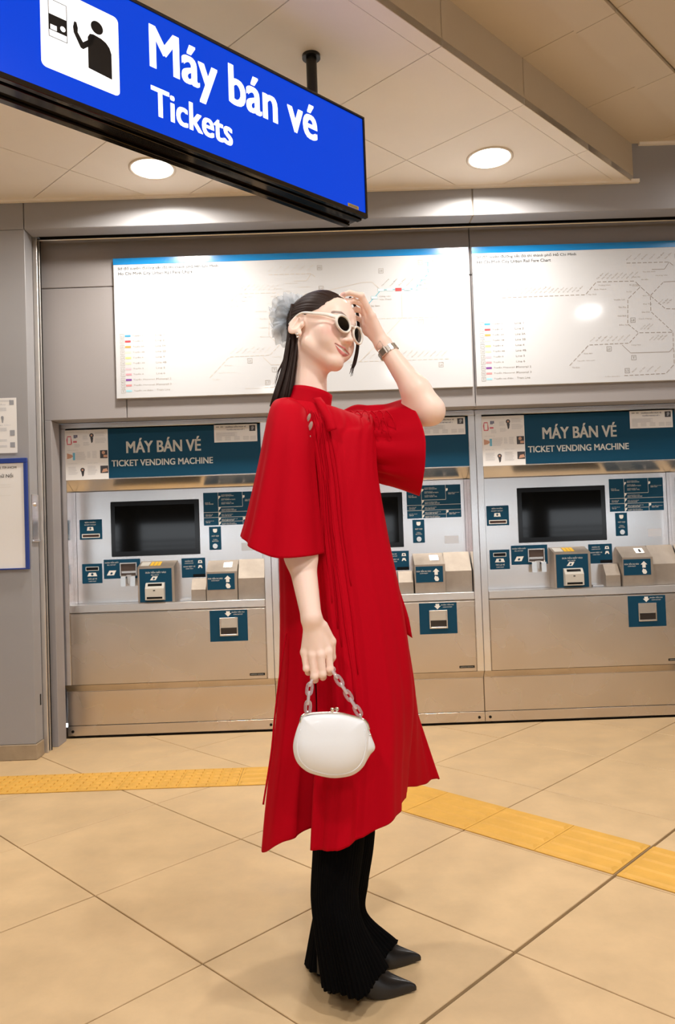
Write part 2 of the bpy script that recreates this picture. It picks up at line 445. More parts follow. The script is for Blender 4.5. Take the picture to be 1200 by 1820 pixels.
# ---- machine wall, grey panels with recessed joints (y = 4.40)
back = empty('wall_back', (0, 0, 0)); tag(back, kind='structure')
G = 0.003
for (a, b, z0, z1) in ((-1.652, 0.844, 2.637, 3.02), (0.848, 6.45, 2.637, 3.02), (-1.652, -1.173, 1.866, 2.633), (-1.169, 0.844, 1.866, 2.633), (0.848, 6.45, 1.866, 2.633)):
    box('wall_panel', a, b, 4.40, 4.47, z0, z1, M_WALL, back, 0.003)
box('wall_panel', -1.652, -1.606, 4.392, 4.52, 0.0, 1.864, M_WALL, back, 0.002)
box('wall_panel', 2.125, 6.45, 4.40, 4.47, 0.0, 1.862, M_WALL, back, 0.003)
box('backing', -1.64, 6.45, 4.472, 4.485, 1.868, 3.0, M_DARKGAP, back)
box('soffit', -1.636, 2.13, 4.41, 4.53, 1.868, 1.885, M_WALL, back)

box('reveal', 2.112, 2.124, 4.472, 4.56, 0.0, 1.866, M_WALL, back)
box('shell', -6.1, 6.6, 4.96, 5.0, 0.0, 3.3, M_WALL, back)

# ---- the far side of the concourse behind the photographer: unseen wall added, its daylight opening shaped for the bright band on the steel
front = empty('wall_front_unseen', (0, 0, 0)); tag(front, kind='structure')
M_FAR = mat('pale_concourse_wall', '#a5a19c', 0.6)
box('unseen_parapet', -6, 6.5, -6.0, -5.85, 0.0, 0.95, M_FAR, front)
box('unseen_upper_wall', -6, 6.5, -6.0, -5.85, 1.48, 3.4, M_FAR, front)
for q in (-4.2, -1.5, 1.2, 3.9): box('column', q, q+0.35, -5.99, -5.70, 0.0, 3.25, M_FAR, front)
box('end_wall', -6.1, -5.95, -6.0, 5.0, 0.0, 3.4, M_FAR, front); box('end_wall', 6.45, 6.6, -6.0, 5.0, 0.0, 3.4, M_FAR, front)
for q in (1.02, 1.12): box('handrail', -6, 6.5, -5.84, -5.81, q, q+0.03, M_STEEL, front)

# ---- ceiling downlights in the frame
LB = ['round recessed downlight in the low ceiling left of the blue sign', 'round recessed downlight in the low ceiling beside the ceiling step']
M_LAMP = mat('lamp_diffuser', (1.0, 0.95, 0.86), 0.4, emit=6.0)
M_RIM = mat('white_rim', '#e6ddd0', 0.4)
def downlight(x, y, z, label, rim=0.118):
    t = empty('downlight', (x, y, z), 0, label, 'ceiling light', 'recessed downlights by the machines')
    bm = bmesh.new()
    n = 40; prof = [(rim, 0.0), (rim, -0.004), (rim-0.008, -0.007), (rim-0.014, -0.004), (rim-0.016, 0.0)]
    rings = [[bm.verts.new((r*math.cos(2*PI*i/n), r*math.sin(2*PI*i/n), q)) for i in range(n)] for r, q in prof]
    for A, B in zip(rings, rings[1:]):
        for i in range(n): bm.faces.new((A[i], A[(i+1) % n], B[(i+1) % n], B[i]))
    bm_obj('rim', bm, M_RIM, t, True)
    bm = bmesh.new(); add_cyl(bm, (0, 0, -0.002), 'z', rim-0.015, 0.003, 40); bm_obj('diffuser', bm, M_LAMP, t)
    return t
for (x, y, z), l in zip(LOW_LIGHTS[:2], LB): downlight(x, y, z, l)
# ================================================================== HANGING SIGN
# local frame: x runs along the sign (away from the camera), -y is the lit face
def sign():
    a = math.radians(46); d = Vector((math.sin(a), math.cos(a), 0)); n = Vector((-math.cos(a), math.sin(a), 0))
    t = empty('hanging_sign', (0, 0, 0), 0, 'long blue backlit ticket sign with white lettering hung from the ceiling', 'sign')
    t.matrix_world = Matrix(((d.x, n.x, 0, n.x*2.0564), (d.y, n.y, 0, n.y*2.0564), (0, 0, 1, 0), (0, 0, 0, 1)))
    x0, x1, z0, z1, D = 0.30, 2.231, 2.415, 2.826, 0.132
    blk = mat('gloss_black_casing', '#15110f', 0.10, coat=0.3)
    bm = bmesh.new()
    add_box(bm, x0, x1, 0.006, D, z0+0.006, z1-0.006, 0.004)
    bm_obj('casing', bm, blk, t)
    bm = bmesh.new()
    for q in ((x0, x1, z0, z0+0.018), (x0, x1, z1-0.010, z1), (x1-0.009, x1, z0+0.018, z1-0.010), (x0, x0+0.009, z0+0.018, z1-0.010)):
        add_box(bm, q[0], q[1], -0.006, 0.012, q[2], q[3], 0.0015)
    bm_obj('frame', bm, blk, t)
    bm = bmesh.new(); add_box(bm, x0+.01, x1-.01, 0.02, 0.045, z0-0.004, z0+0.004, 0.001); add_box(bm, x0+.01, x1-.01, 0.088, 0.112, z0-0.004, z0+0.004, 0.001)
    bm_obj('bottom_rail', bm, blk, t)
    M_BLUE = bpy.data.materials.new('backlit_blue_face'); M_BLUE.use_nodes = True
    nt = M_BLUE.node_tree; b = nt.nodes['Principled BSDF']
    b.inputs['Roughness'].default_value = 0.25; b.inputs['Specular IOR Level'].default_value = 0.15
    b.inputs['Base Color'].default_value = srgb('#04176a')
    b.inputs['Emission Color'].default_value = srgb('#0646dc'); b.inputs['Emission Strength'].default_value = 0.70
    face = mesh_obj('lit_face', [(x0+.008, 0.0, z0+.016), (x1-.008, 0.0, z0+.016), (x1-.008, 0.0, z1-.009), (x0+.008, 0.0, z1-.009)], [(0, 1, 2, 3)], M_BLUE, t)
    M_LIT = mat('backlit_white', (1, 1, 1), 0.3, emit=0.75)
    P = Print(-0.0012)
    P.text('Máy bán vé', 1.259, 1.966, 2.595, 2.772, 0.022)
    P.text('Tickets', 1.259, 1.567, 2.487, 2.577, 0.022)
    P.make('lettering', M_LIT, face)
    # pictogram: white rounded square with a person at a machine
    r = 0.016; X0, X1, Z0, Z1 = 0.908, 1.149, 2.498, 2.740
    pts = []
    for cx, cz, a0 in ((X1-r, Z1-r, 0), (X0+r, Z1-r, 90), (X0+r, Z0+r, 180), (X1-r, Z0+r, 270)):
        for k in range(7):
            q = math.radians(a0+15*k); pts.append((cx+r*math.cos(q), cz+r*math.sin(q)))
    Print(-0.0012).poly(pts).make('pictogram', M_LIT, face)
    K = Print(-0.0020)
    K.disc(1.079, 2.680, 0.0195, 24)
    K.poly([(1.049, 2.547), (1.124, 2.541), (1.124, 2.618), (1.118, 2.635), (1.107, 2.646), (1.092, 2.652), (1.068, 2.655), (1.056, 2.652), (1.049, 2.640)])
    K.poly([(1.068, 2.655), (1.049, 2.630), (1.034, 2.617), (1.018, 2.640), (1.006, 2.634), (1.026, 2.598), (1.034, 2.596), (1.052, 2.612), (1.070, 2.630)])
    K.poly([(1.006, 2.634), (1.018, 2.640), (1.019, 2.652), (1.015, 2.668), (1.008, 2.668), (1.004, 2.650)])
    K.frame(0.931, 0.986, 2.592, 2.702, 0.0018)
    K.rect(0.932, 0.985, 2.612, 2.658)
    K.make('pictogram_figure', mat('black_film', '#101318', 0.3), face)
    Q = Print(-0.0026); Q.rect(0.936, 0.955, 2.614, 2.628).disc(0.973, 2.628, 0.008).make('pictogram_panel', M_LIT, face)
    Print(-0.0015).rect(2.122, 2.182, 2.436, 2.449).make('yellow_sticker', mat('yellow_sticker', '#e8c21c', 0.5), face)
    S_ = Print(-0.0022); S_.rect(2.130, 2.174, 2.4425, 2.445).rect(2.128, 2.176, 2.4385, 2.4405).make('sticker_print', M_INK, face)
    for px in (2.035, 0.52):
        bm = bmesh.new(); add_cyl(bm, (px, 0.087, (z1+ZL)/2), 'z', 0.021, ZL-z1, 24)
        o = bm_obj('pole', bm, mat('black_paint', '#12100f', 0.3), t, False)
        bm = bmesh.new(); add_cyl(bm, (px, 0.087, ZL-0.006), 'z', 0.036, 0.012, 28, 0.036); bm_obj('flange', bm, MATS['black_paint'], o)
    return t
sign()

# ================================================================== TICKET MACHINES
MW = 1.155
YF, YP = 4.54, 4.66
TM = [0]
def machine(x, label):
    t = empty('ticket_machine', (x, 0, 0), 0, label, 'ticket machine', 'row of ticket machines')
    # lower body
    prism('cabinet', [(YF+.012, 0.318), (4.58, 0.276), (4.58, 0.012), (4.94, 0.012), (4.94, 0.736), (YF+.012, 0.736)], 'x', -0.041, MW+0.041, M_STEELD, t)
    k = box('kick_plate', -0.041, MW+0.041, 4.5765, 4.584, 0.012, 0.0695, M_STEELD, t, 0.0004)
    box('kick_joint', -0.041, MW+0.041, 4.5785, 4.5795, 0.069, 0.0735, M_DARKGAP, t)
    for sx in (-0.012, MW+0.008):
        bm = bmesh.new(); add_cyl(bm, (sx, 4.5755, 0.038), 'y', 0.0085, 0.004, 14); bm_obj('screw', bm, M_BLACK, k)
    box('plinth_panel', -0.0405, MW+0.0405, 4.5765, 4.59, 0.073, 0.272, M_STEELD, t, 0.001)
    d = box('lower_door', 0.003, MW-0.003, YF, YF+0.011, 0.318, 0.732, M_STEELD, t, 0.0015)
    prism('door_bottom_bevel', [(YF+.001, 0.3165), (YF+.013, 0.3165), (4.583, 0.276), (4.577, 0.274)], 'x', -0.0405, MW+0.0405, M_STEELD, t)
    for a, b in ((-0.0415, -0.001), (MW+0.001, MW+0.0415)):
        box('side_post', a, b, YF-0.002, 4.70, 0.3170, 1.834, M_STEEL, t, 0.002)
    box('top_rail', -0.0415, MW+0.0415, YF-0.002, 4.70, 1.8355, 1.866, M_STEEL, t, 0.002)
    box('ledge', 0.0, MW, YF-0.003, YP+0.02, 0.741, 0.786, M_STEEL, t, 0.003)
    pn = box('control_panel', 0.010, MW-0.018, YP, YP+0.02, 0.787, 1.463, M_STEEL, t, 0.001)
    box('side_strip', -0.0005, 0.0085, YP-0.001, YP+0.02, 0.787, 1.463, M_STEEL, t)
    box('side_strip', MW-0.0165, MW+0.0005, YP-0.001, YP+0.02, 0.787, 1.463, M_STEEL, t)
    prism('hood_soffit', [(YF+.003, 1.529), (YP+.005, 1.464), (YP+.012, 1.470), (YF+.02, 1.535)], 'x', 0.0, MW, M_STEEL, t)
    hs = box('header_sign', 0.0, MW, YF-0.001, YF+0.03, 1.5345, 1.828, M_TEAL, t, 0.001)
    box('header_edge', 0.0, MW, YF-0.003, YF+0.03, 1.527, 1.534, M_ALU, t, 0.001)
    Print(YF-0.0025).text('MÁY BÁN VÉ', 0.360, 0.800, 1.680, 1.766, 0.024).text('TICKET VENDING MACHINE', 0.270, 0.870, 1.602, 1.639, 0.024).make('lettering', M_WHITE, hs)
    def plate(name, x0, x1, z0, z1, y=YP, m=M_TEAL, lab=None):
        o = box(name, x0, x1, y-0.002, y-0.0002, z0, z1, m, t); tag(o, lab); return o
    # touch screen
    sc = box('touch_screen', 0.221, 0.759, YP-0.006, YP, 1.063, 1.398, M_BLACK, t, 0.002)
    box('display', 0.247, 0.731, YP-0.0068, YP-0.0055, 1.093, 1.370, M_GLASS, sc)
    # receipt outlet
    l = plate('receipt_plate', 0.030, 0.166, 1.174, 1.295)
    Print(YP-0.0026).text('BIÊN NHẬN', 0.063, 0.128, 1.272, 1.284, .02).text('RECEIPT OUTLET', 0.060, 0.130, 1.260, 1.266).poly([(0.074, 1.228), (0.116, 1.228), (0.112, 1.250), (0.078, 1.250)]).frame(0.043, 0.152, 1.184, 1.208, 0.005).make('lettering', M_WHITE, l)
    Print(YP-0.0032).poly([(0.095, 1.232), (0.104, 1.241), (0.098, 1.241), (0.098, 1.248), (0.092, 1.248), (0.092, 1.241), (0.086, 1.241)]).make('arrow', M_TEAL, l)
    box('receipt_slot', 0.048, 0.147, YP-0.0030, YP-0.001, 1.189, 1.203, mat('slot_brown', '#3a2018', 0.5), l)
    # instruction table
    l = plate('instruction_plate', 0.786, 1.116, 1.234, 1.434)
    P = Print(YP-0.0026)
    for z in (1.313, 1.281): P.rect(0.786, 1.116, z, z+0.0018)
    P.rect(0.876, 0.8775, 1.234, 1.434).rect(1.024, 1.0255, 1.345, 1.434).rect(1.024, 1.0255, 1.234, 1.281).rect(0.8775, 1.024, 1.343, 1.345).rect(0.8775, 1.024, 1.255, 1.2565)
    for z in (1.412, 1.345-.002, 1.313-.002, 1.281-.002, 1.255-.002):
        P.poly([(0.8785, z-0.020), (0.8905, z-0.006), (0.8905, z), (0.8785, z)])
    for z in (1.412, 1.281-.002): P.poly([(1.0265, z), (1.0385, z), (1.0385, z-0.012), (1.0265, z-0.018)])
    rows = [(0.797, 'MUA VÉ', 1.372, .03), (0.797, 'TICKET PURCHASE', 1.363, .05), (0.797, 'TRA CỨU VÉ', 1.300, .045), (0.797, 'TICKET INQUIRY', 1.291, .04), (0.797, 'NẠP TIỀN VÀO VÉ', 1.260, .05), (0.797, 'TOP UP', 1.251, .028),
            (0.896, 'CHỌN ĐIỂM ĐẾN', 1.418, .062), (0.896, 'SELECT DESTINATION', 1.410, .075), (0.896, 'CHỌN SỐ VÉ', 1.395, .05), (0.896, 'SELECT NUMBER OF TICKETS', 1.387, .085), (0.896, 'CHỌN LOẠI VÉ', 1.371, .06), (0.896, 'SELECT TICKET TYPE', 1.363, .075),
            (0.896, 'CHỌN PHƯƠNG THỨC', 1.330, .075), (0.896, 'SELECT PAYMENT METHOD', 1.322, .09), (0.896, 'ĐẶT VÉ VÀO KHAY', 1.298, .07), (0.896, 'PLACE CARD ON TRAY', 1.290, .06),
            (0.896, 'ĐẶT VÉ VÀO KHAY ĐẶT VÉ', 1.268, .095), (0.896, 'PLACE CARD ON TRAY', 1.261, .075), (0.896, 'CHỌN SỐ TIỀN NẠP', 1.245, .08), (0.896, 'SELECT TOP UP AMOUNT', 1.238, .09),
            (1.040, 'ĐƯA TIỀN VÀO MÁY', 1.385, .068), (1.040, 'INSERT CASH', 1.377, .04), (1.042, 'ĐƯA TIỀN VÀO MÁY', 1.262, .066), (1.042, 'INSERT CASH', 1.254, .04)]
    for xx, s, z, w in rows: P.text(s, xx, xx+w, z-0.002, z+0.0045, .015)
    P.make('lettering', M_WHITE, l)
    # call button
    l = plate('call_plate', 0.816, 0.888, 1.085, 1.226)
    Print(YP-0.0026).poly([(0.840, 1.213), (0.840, 1.198), (0.846, 1.190), (0.859, 1.190), (0.865, 1.198), (0.865, 1.213)]).text('NÚT GỌI', 0.831, 0.874, 1.163, 1.175, .02).text('CALL', 0.840, 0.866, 1.144, 1.151, .01).text('BUTTON', 0.834, 0.871, 1.134, 1.141, .01).make('lettering', M_WHITE, l)
    bm = bmesh.new(); add_cyl(bm, (0.852, YP-0.006, 1.108), 'y', 0.015, 0.010, 20); b_ = bm_obj('call_button', bm, M_ALU, l)
    plate('blank_sticker', 1.010, 1.094, 1.074, 1.122, m=mat('pale_film', '#c9cdd6', 0.2))
    # card return plate
    l = plate('card_return_plate', 0.039, 0.160, 0.907, 1.026)
    Print(YP-0.0026).frame(0.061, 0.140, 0.984, 1.008, 0.003).poly([(0.070, 0.950), (0.130, 0.950), (0.122, 0.972), (0.080, 0.972)]).text('TRẢ LẠI VÉ', 0.073, 0.128, 0.928, 0.941, .02).text('CARD INLET', 0.077, 0.124, 0.917, 0.923).make('lettering', M_WHITE, l)
    Print(YP-0.0032).disc(0.100, 0.962, 0.0075).make('ring', M_TEAL, l)
    box('card_slot', 0.064, 0.137, YP-0.0030, YP-0.001, 0.987, 1.005, M_BLACK, l)
    # bill outlet
    l = plate('bill_outlet_plate', 0.171, 0.392, 0.931, 1.048)
    Print(YP-0.0026).text('NHẬN TIỀN GIẤY', 0.178, 0.262, 1.023, 1.036, .02).text('BILL OUTLET', 0.192, 0.244, 1.012, 1.018).poly([(0.188, 0.952), (0.232, 0.952), (0.246, 0.981), (0.204, 0.981)]).make('lettering', M_WHITE, l)
    Print(YP-0.0032).poly([(0.208, 0.960), (0.218, 0.956), (0.226, 0.966), (0.216, 0.972)]).make('ring', M_TEAL, l)
    bm = bmesh.new()
    for q in ((0.270, 0.277, 0.945, 1.026), (0.366, 0.373, 0.945, 1.026), (0.277, 0.366, 1.019, 1.026), (0.277, 0.366, 0.945, 0.951)): add_box(bm, q[0], q[1], YP-0.012, YP, q[2], q[3], 0.001)
    o = bm_obj('bill_outlet', bm, M_ALU, t)
    box('opening', 0.277, 0.366, YP-0.004, YP-0.002, 0.951, 1.019, mat('opening_brown', '#4a3a30', 0.3), o)
    box('shutter', 0.279, 0.364, YP-0.007, YP-0.004, 0.962, 0.975, M_ALU, o)
    bm = bmesh.new()
    for a, b in ((0.284, 0.312), (0.342, 0.370)):
        add_prism(bm, [(YP-0.001, 0.955), (YP-0.045, 0.945), (YP-0.048, 0.885), (YP-0.042, 0.885), (YP-0.040, 0.940), (YP-0.001, 0.948)], 'x', a, b)
    add_box(bm, 0.312, 0.342, YP-0.020, YP-0.014, 0.900, 0.952)
    bm_obj('tray_guard', bm, M_ALU, o)
    # bill inlet tower
    f0, f1 = YP-0.105, YP-0.001
    b = prism('bill_inlet', [(f0, 0.787), (f1, 0.787), (f1, 1.030), (f0, 0.998)], 'x', 0.401, 0.618, M_STEELM, t)
    l = box('bill_inlet_plate', 0.412, 0.603, f0-0.002, f0, 0.790, 0.988, M_TEAL, b)
    Print(f0-0.0026).text('ĐƯA TIỀN GIẤY VÀO', 0.448, 0.570, 0.960, 0.974, .02).text('BILL INLET', 0.482, 0.528, 0.947, 0.953).poly([(0.474, 0.919), (0.508, 0.919), (0.522, 0.942), (0.490, 0.942)]).make('lettering', M_WHITE, b)
    Print(f0-0.0032).poly([(0.490, 0.925), (0.498, 0.922), (0.506, 0.931), (0.497, 0.936)]).make('ring', M_TEAL, b)
    bv = bmesh.new(); add_prism(bv, [(f0-0.040, 0.806), (f0-0.002, 0.800), (f0-0.002, 0.905), (f0-0.018, 0.903), (f0-0.040, 0.872)], 'x', 0.452, 0.563)
    bv = bm_obj('bill_acceptor', bv, M_LGREY, b)
    def slopebox(name, x0, x1, y, z, th, m, par): return box(name, x0, x1, y, y+0.002, z, z+th, m, par)
    prism('acceptor_slot', [(f0-0.0215, 0.8995), (f0-0.031, 0.886), (f0-0.0295, 0.884), (f0-0.0200, 0.8975)], 'x', 0.466, 0.549, M_BLACK, b)
    box('acceptor_grille', 0.462, 0.553, f0-0.0415, f0-0.039, 0.812, 0.823, M_BLACK, b)
    box('acceptor_light', 0.500, 0.512, f0-0.0415, f0-0.039, 0.858, 0.863, M_BLACK, b)
    yl = mat('yellow_label', '#e9b92c', 0.5)
    for q in (0.470, 0.492, 0.514):
        prism('warning_label', [(f0+0.018, 1.0042), (f0+0.085, 1.0245), (f0+0.085, 1.0257), (f0+0.018, 1.0054)], 'x', q, q+0.018, yl, b)
    prism('grey_label', [(f0+0.018, 1.0042), (f0+0.085, 1.0245), (f0+0.085, 1.0257), (f0+0.018, 1.0054)], 'x', 0.412, 0.464, M_LGREY, b)
    # card outlet and card tray
    l = plate('card_outlet_plate', 0.643, 0.787, 0.922, 1.040)
    P = Print(YP-0.0026).text('NHẬN VÉ', 0.665, 0.712, 1.016, 1.028, .02).text('CARD OUTLET', 0.662, 0.716, 1.006, 1.012).text('KHAY ĐẶT VÉ', 0.655, 0.726, 0.983, 0.995, .02).text('CARD TRAY', 0.668, 0.714, 0.973, 0.979)
    P.poly([(0.742, 1.008), (0.770, 1.008), (0.766, 1.026), (0.746, 1.026)]).poly([(0.742, 0.978), (0.749, 0.978), (0.752, 0.984), (0.760, 0.984), (0.763, 0.978), (0.770, 0.978), (0.764, 0.996), (0.748, 0.996)]).make('lettering', M_WHITE, l)
    Print(YP-0.0032).disc(0.756, 1.017, 0.0045).make('ring', M_TEAL, l)
    box('card_outlet_slot', 0.712, 0.784, YP-0.0045, YP-0.001, 0.924, 0.942, M_BLACK, l)
    prism('card_tray', [(YP-0.001, 0.787), (YP-0.085, 0.787), (YP-0.085, 0.853), (YP-0.040, 0.918), (YP-0.001, 0.918)], 'x', 0.713, 0.800, M_STEELM, t)
    box('tray_foot', 0.640, 0.712, YP-0.060, YP-0.001, 0.787, 0.797, M_STEEL, t, 0.001)
    # coin inlet
    c0 = YP-0.105
    b = prism('coin_inlet', [(YP-0.001, 0.787), (c0, 0.787), (c0, 0.956), (YP-0.001, 1.020)], 'x', 0.808, 0.990, M_STEELM, t)
    l = box('coin_inlet_plate', 0.814, 0.976, c0-0.002, c0, 0.850, 0.945, M_TEAL, b)
    Print(c0-0.0026).text('ĐƯA TIỀN XU VÀO', 0.818, 0.905, 0.912, 0.925, .02).text('COIN INLET', 0.838, 0.886, 0.901, 0.907).poly([(0.925, 0.893), (0.945, 0.893), (0.945, 0.912), (0.955, 0.912), (0.935, 0.932), (0.915, 0.912), (0.925, 0.912)]).poly([(0.928, 0.888), (0.945, 0.882), (0.952, 0.866), (0.945, 0.856), (0.930, 0.857), (0.922, 0.872)]).make('lettering', M_WHITE, b)
    cp = prism('coin_slot_plate', [(c0+0.032, 0.9755), (c0+0.080, 1.0050), (c0+0.078, 1.0085), (c0+0.030, 0.9790)], 'x', 0.905, 0.958, M_ALU, b)
    prism('coin_slot', [(c0+0.042, 0.9855), (c0+0.066, 1.0003), (c0+0.065, 1.0022), (c0+0.041, 0.9874)], 'x', 0.929, 0.939, M_BLACK, b)
    c1 = YP-0.085
    prism('coin_cover', [(YP-0.001, 0.787), (c1, 0.787), (c1, 0.911), (YP-0.001, 1.022)], 'x', 0.994, MW-0.004, M_STEELM, t)
    # coin outlet on the door
    l = box('coin_outlet_plate', 0.824, 1.047, YF-0.002, YF, 0.545, 0.728, M_TEAL, d)
    Print(YF-0.0026).text('NHẬN TIỀN XU', 0.955, 1.030, 0.710, 0.722, .02).text('COIN OUTLET', 0.965, 1.020, 0.699, 0.705).poly([(0.922, 0.722), (0.944, 0.722), (0.944, 0.710), (0.953, 0.710), (0.933, 0.690), (0.913, 0.710), (0.922, 0.710)]).make('lettering', M_WHITE, d)
    bm = bmesh.new()
    for q in ((0.882, 0.889, 0.577, 0.685), (0.983, 0.990, 0.577, 0.685), (0.889, 0.983, 0.679, 0.685), (0.889, 0.983, 0.577, 0.587)): add_box(bm, q[0], q[1], YF-0.010, YF, q[2], q[3], 0.001)
    bm_obj('coin_outlet_frame', bm, M_ALU, d)
    box('coin_flap', 0.889, 0.983, YF-0.0045, YF-0.001, 0.625, 0.679, M_ALU, d)
    box('coin_cup', 0.889, 0.983, YF-0.0035, YF-0.001, 0.587, 0.624, mat('cup_dark', '#2e2723', 0.2), d)
    l = box('maker_plate', 1.050, 1.140, YF-0.002, YF, 0.338, 0.352, M_BLACK, d)
    Print(YF-0.0026).text('NIPPON SIGNAL', 1.056, 1.134, 0.342, 0.348, .02).make('lettering', M_LGREY, d)
    return t
M1 = machine(-1.575, 'steel ticket machine at the left end of the row, next to the shutter rail')
M2 = dup(M1); M2.location.x = -0.335; M2['label'] = 'steel ticket machine in the middle of the row, mostly behind the woman in red'
M3 = dup(M1); M3.location.x = 0.905; M3['label'] = 'steel ticket machine at the right end of the row, fully in view'

# ---- paper notices taped on the header signs
photo_cols = {k: mat('photo_'+k, c, 0.5) for k, c in dict(dark='#3a3a40', skin='#c79a82', blue='#6fb7d6', pink='#d06a7a', grey='#9a9da6', navy='#2d3566').items()}
def big_notice(x, label):
    t = empty('instruction_poster', (x, YF-0.0012, 1.529), 0, label, 'poster', 'buying guides taped to the ticket machines')
    box('sheet', 0.0, 0.254, -0.0035, -0.0026, 0, 0.297, M_PAPER, t)
    Y = -0.0042
    P = Print(Y)
    P.text('HƯỚNG DẪN MUA VÉ', 0.012, 0.135, 0.283, 0.287)
    def para(x0, x1, z0, z1, st=0.0055):
        z = z1
        while z > z0: P.rect(x0, x0+(x1-x0)*random.uniform(0.75, 1), z-0.0011, z); z -= st
    for q in ((0.108, 0.150, 0.205, 0.222), (0.178, 0.246, 0.256, 0.280), (0.178, 0.246, 0.215, 0.245), (0.055, 0.090, 0.196, 0.214), (0.105, 0.140, 0.236, 0.262), (0.062, 0.125, 0.118, 0.165), (0.130, 0.150, 0.130, 0.165), (0.160, 0.192, 0.125, 0.168), (0.016, 0.075, 0.030, 0.078), (0.130, 0.188, 0.030, 0.080)): para(*q)
    P.text('CÁCH MUA VÉ', 0.014, 0.075, 0.176, 0.180).text('BƯỚC BA', 0.018, 0.070, 0.096, 0.100).text('BƯỚC BỐN', 0.132, 0.190, 0.096, 0.100)
    P.make('print', mat('pale_ink', '#a9acb4', 0.6), t)
    Print(Y).poly([(0.012, 0.210), (0.038, 0.210), (0.042, 0.222), (0.036, 0.262), (0.014, 0.262), (0.008, 0.240)]).rect(0.048, 0.070, 0.222, 0.232).make('phone_picture', photo_cols['pink'], t)
    Print(Y-0.0004).rect(0.016, 0.034, 0.216, 0.256).make('phone_screen', M_PAPER, t)
    Print(Y).rect(0.052, 0.058, 0.248, 0.268).rect(0.060, 0.066, 0.248, 0.268).rect(0.068, 0.074, 0.252, 0.268).make('barcode_picture', photo_cols['navy'], t)
    g = Print(Y).disc(0.158, 0.262, 0.013).poly([(0.150, 0.250), (0.168, 0.250), (0.164, 0.222), (0.156, 0.216)]).disc(0.100, 0.058, 0.013).poly([(0.092, 0.048), (0.110, 0.048), (0.106, 0.024), (0.098, 0.018)])
    g.rect(0.206, 0.250, 0.124, 0.172).rect(0.206, 0.252, 0.036, 0.080); g.make('picture', photo_cols['dark'], t)
    Print(Y).rect(0.044, 0.058, 0.118, 0.162).make('card_picture', photo_cols['blue'], t)
    h = Print(Y-0.0004).poly([(0.010, 0.126), (0.032, 0.130), (0.046, 0.140), (0.040, 0.150), (0.010, 0.160)]).poly([(0.214, 0.040), (0.250, 0.046), (0.244, 0.064), (0.222, 0.060)]).disc(0.226, 0.158, 0.010).rect(0.226, 0.248, 0.130, 0.144).disc(0.158, 0.262, 0.006).disc(0.100, 0.058, 0.006)
    h.make('hand_picture', photo_cols['skin'], t)
    return t
big_notice(-1.575-0.003, 'white buying guide poster taped on the header of the left ticket machine')
big_notice(0.905-0.003, 'white buying guide poster taped on the header of the right ticket machine')
def small_notice(x, label):
    t = empty('small_notice', (x+0.883, YF-0.0012, 1.724), 0, label, 'notice', 'small notices taped to the header corners')
    box('sheet', 0.0, 0.256, -0.0035, -0.0026, 0, 0.104, M_PAPER, t)
    P = Print(-0.0042); P.text('HƯỚNG DẪN MUA VÉ', 0.070, 0.190, 0.086, 0.097, .02).text('TUYẾN METRO SỐ 1', 0.075, 0.180, 0.070, 0.080, .02); P.make('lettering', mat('blue_ink', '#30427c', 0.6), t)
    Q = Print(-0.0042)
    for i in range(5): Q.rect(0.012, 0.012+0.125*(1-0.1*(i % 2)), 0.056-i*0.005, 0.0575-i*0.005)
    for q in (0.012, 0.064, 0.118, 0.172, 0.214):
        for i in range(4): Q.rect(q, q+0.034, 0.012+i*0.006, 0.0135+i*0.006)
    Q.rect(0.012, 0.030, 0.088, 0.095).rect(0.038, 0.054, 0.088, 0.095); Q.make('print', MATS['pale_ink'], t)
    Print(-0.0042).rect(0.210, 0.246, 0.062, 0.096).make('picture', photo_cols['dark'], t)
    Print(-0.0046).disc(0.230, 0.083, 0.009).rect(0.222, 0.232, 0.068, 0.075).make('picture_detail', photo_cols['grey'], t)
    return t
small_notice(-1.575, 'small white notice taped on the top corner of the left machine header')
small_notice(-0.335, 'small white notice on the middle machine header, beside the raised elbow')
small_notice(0.905, 'small white notice taped on the top corner of the right machine header')

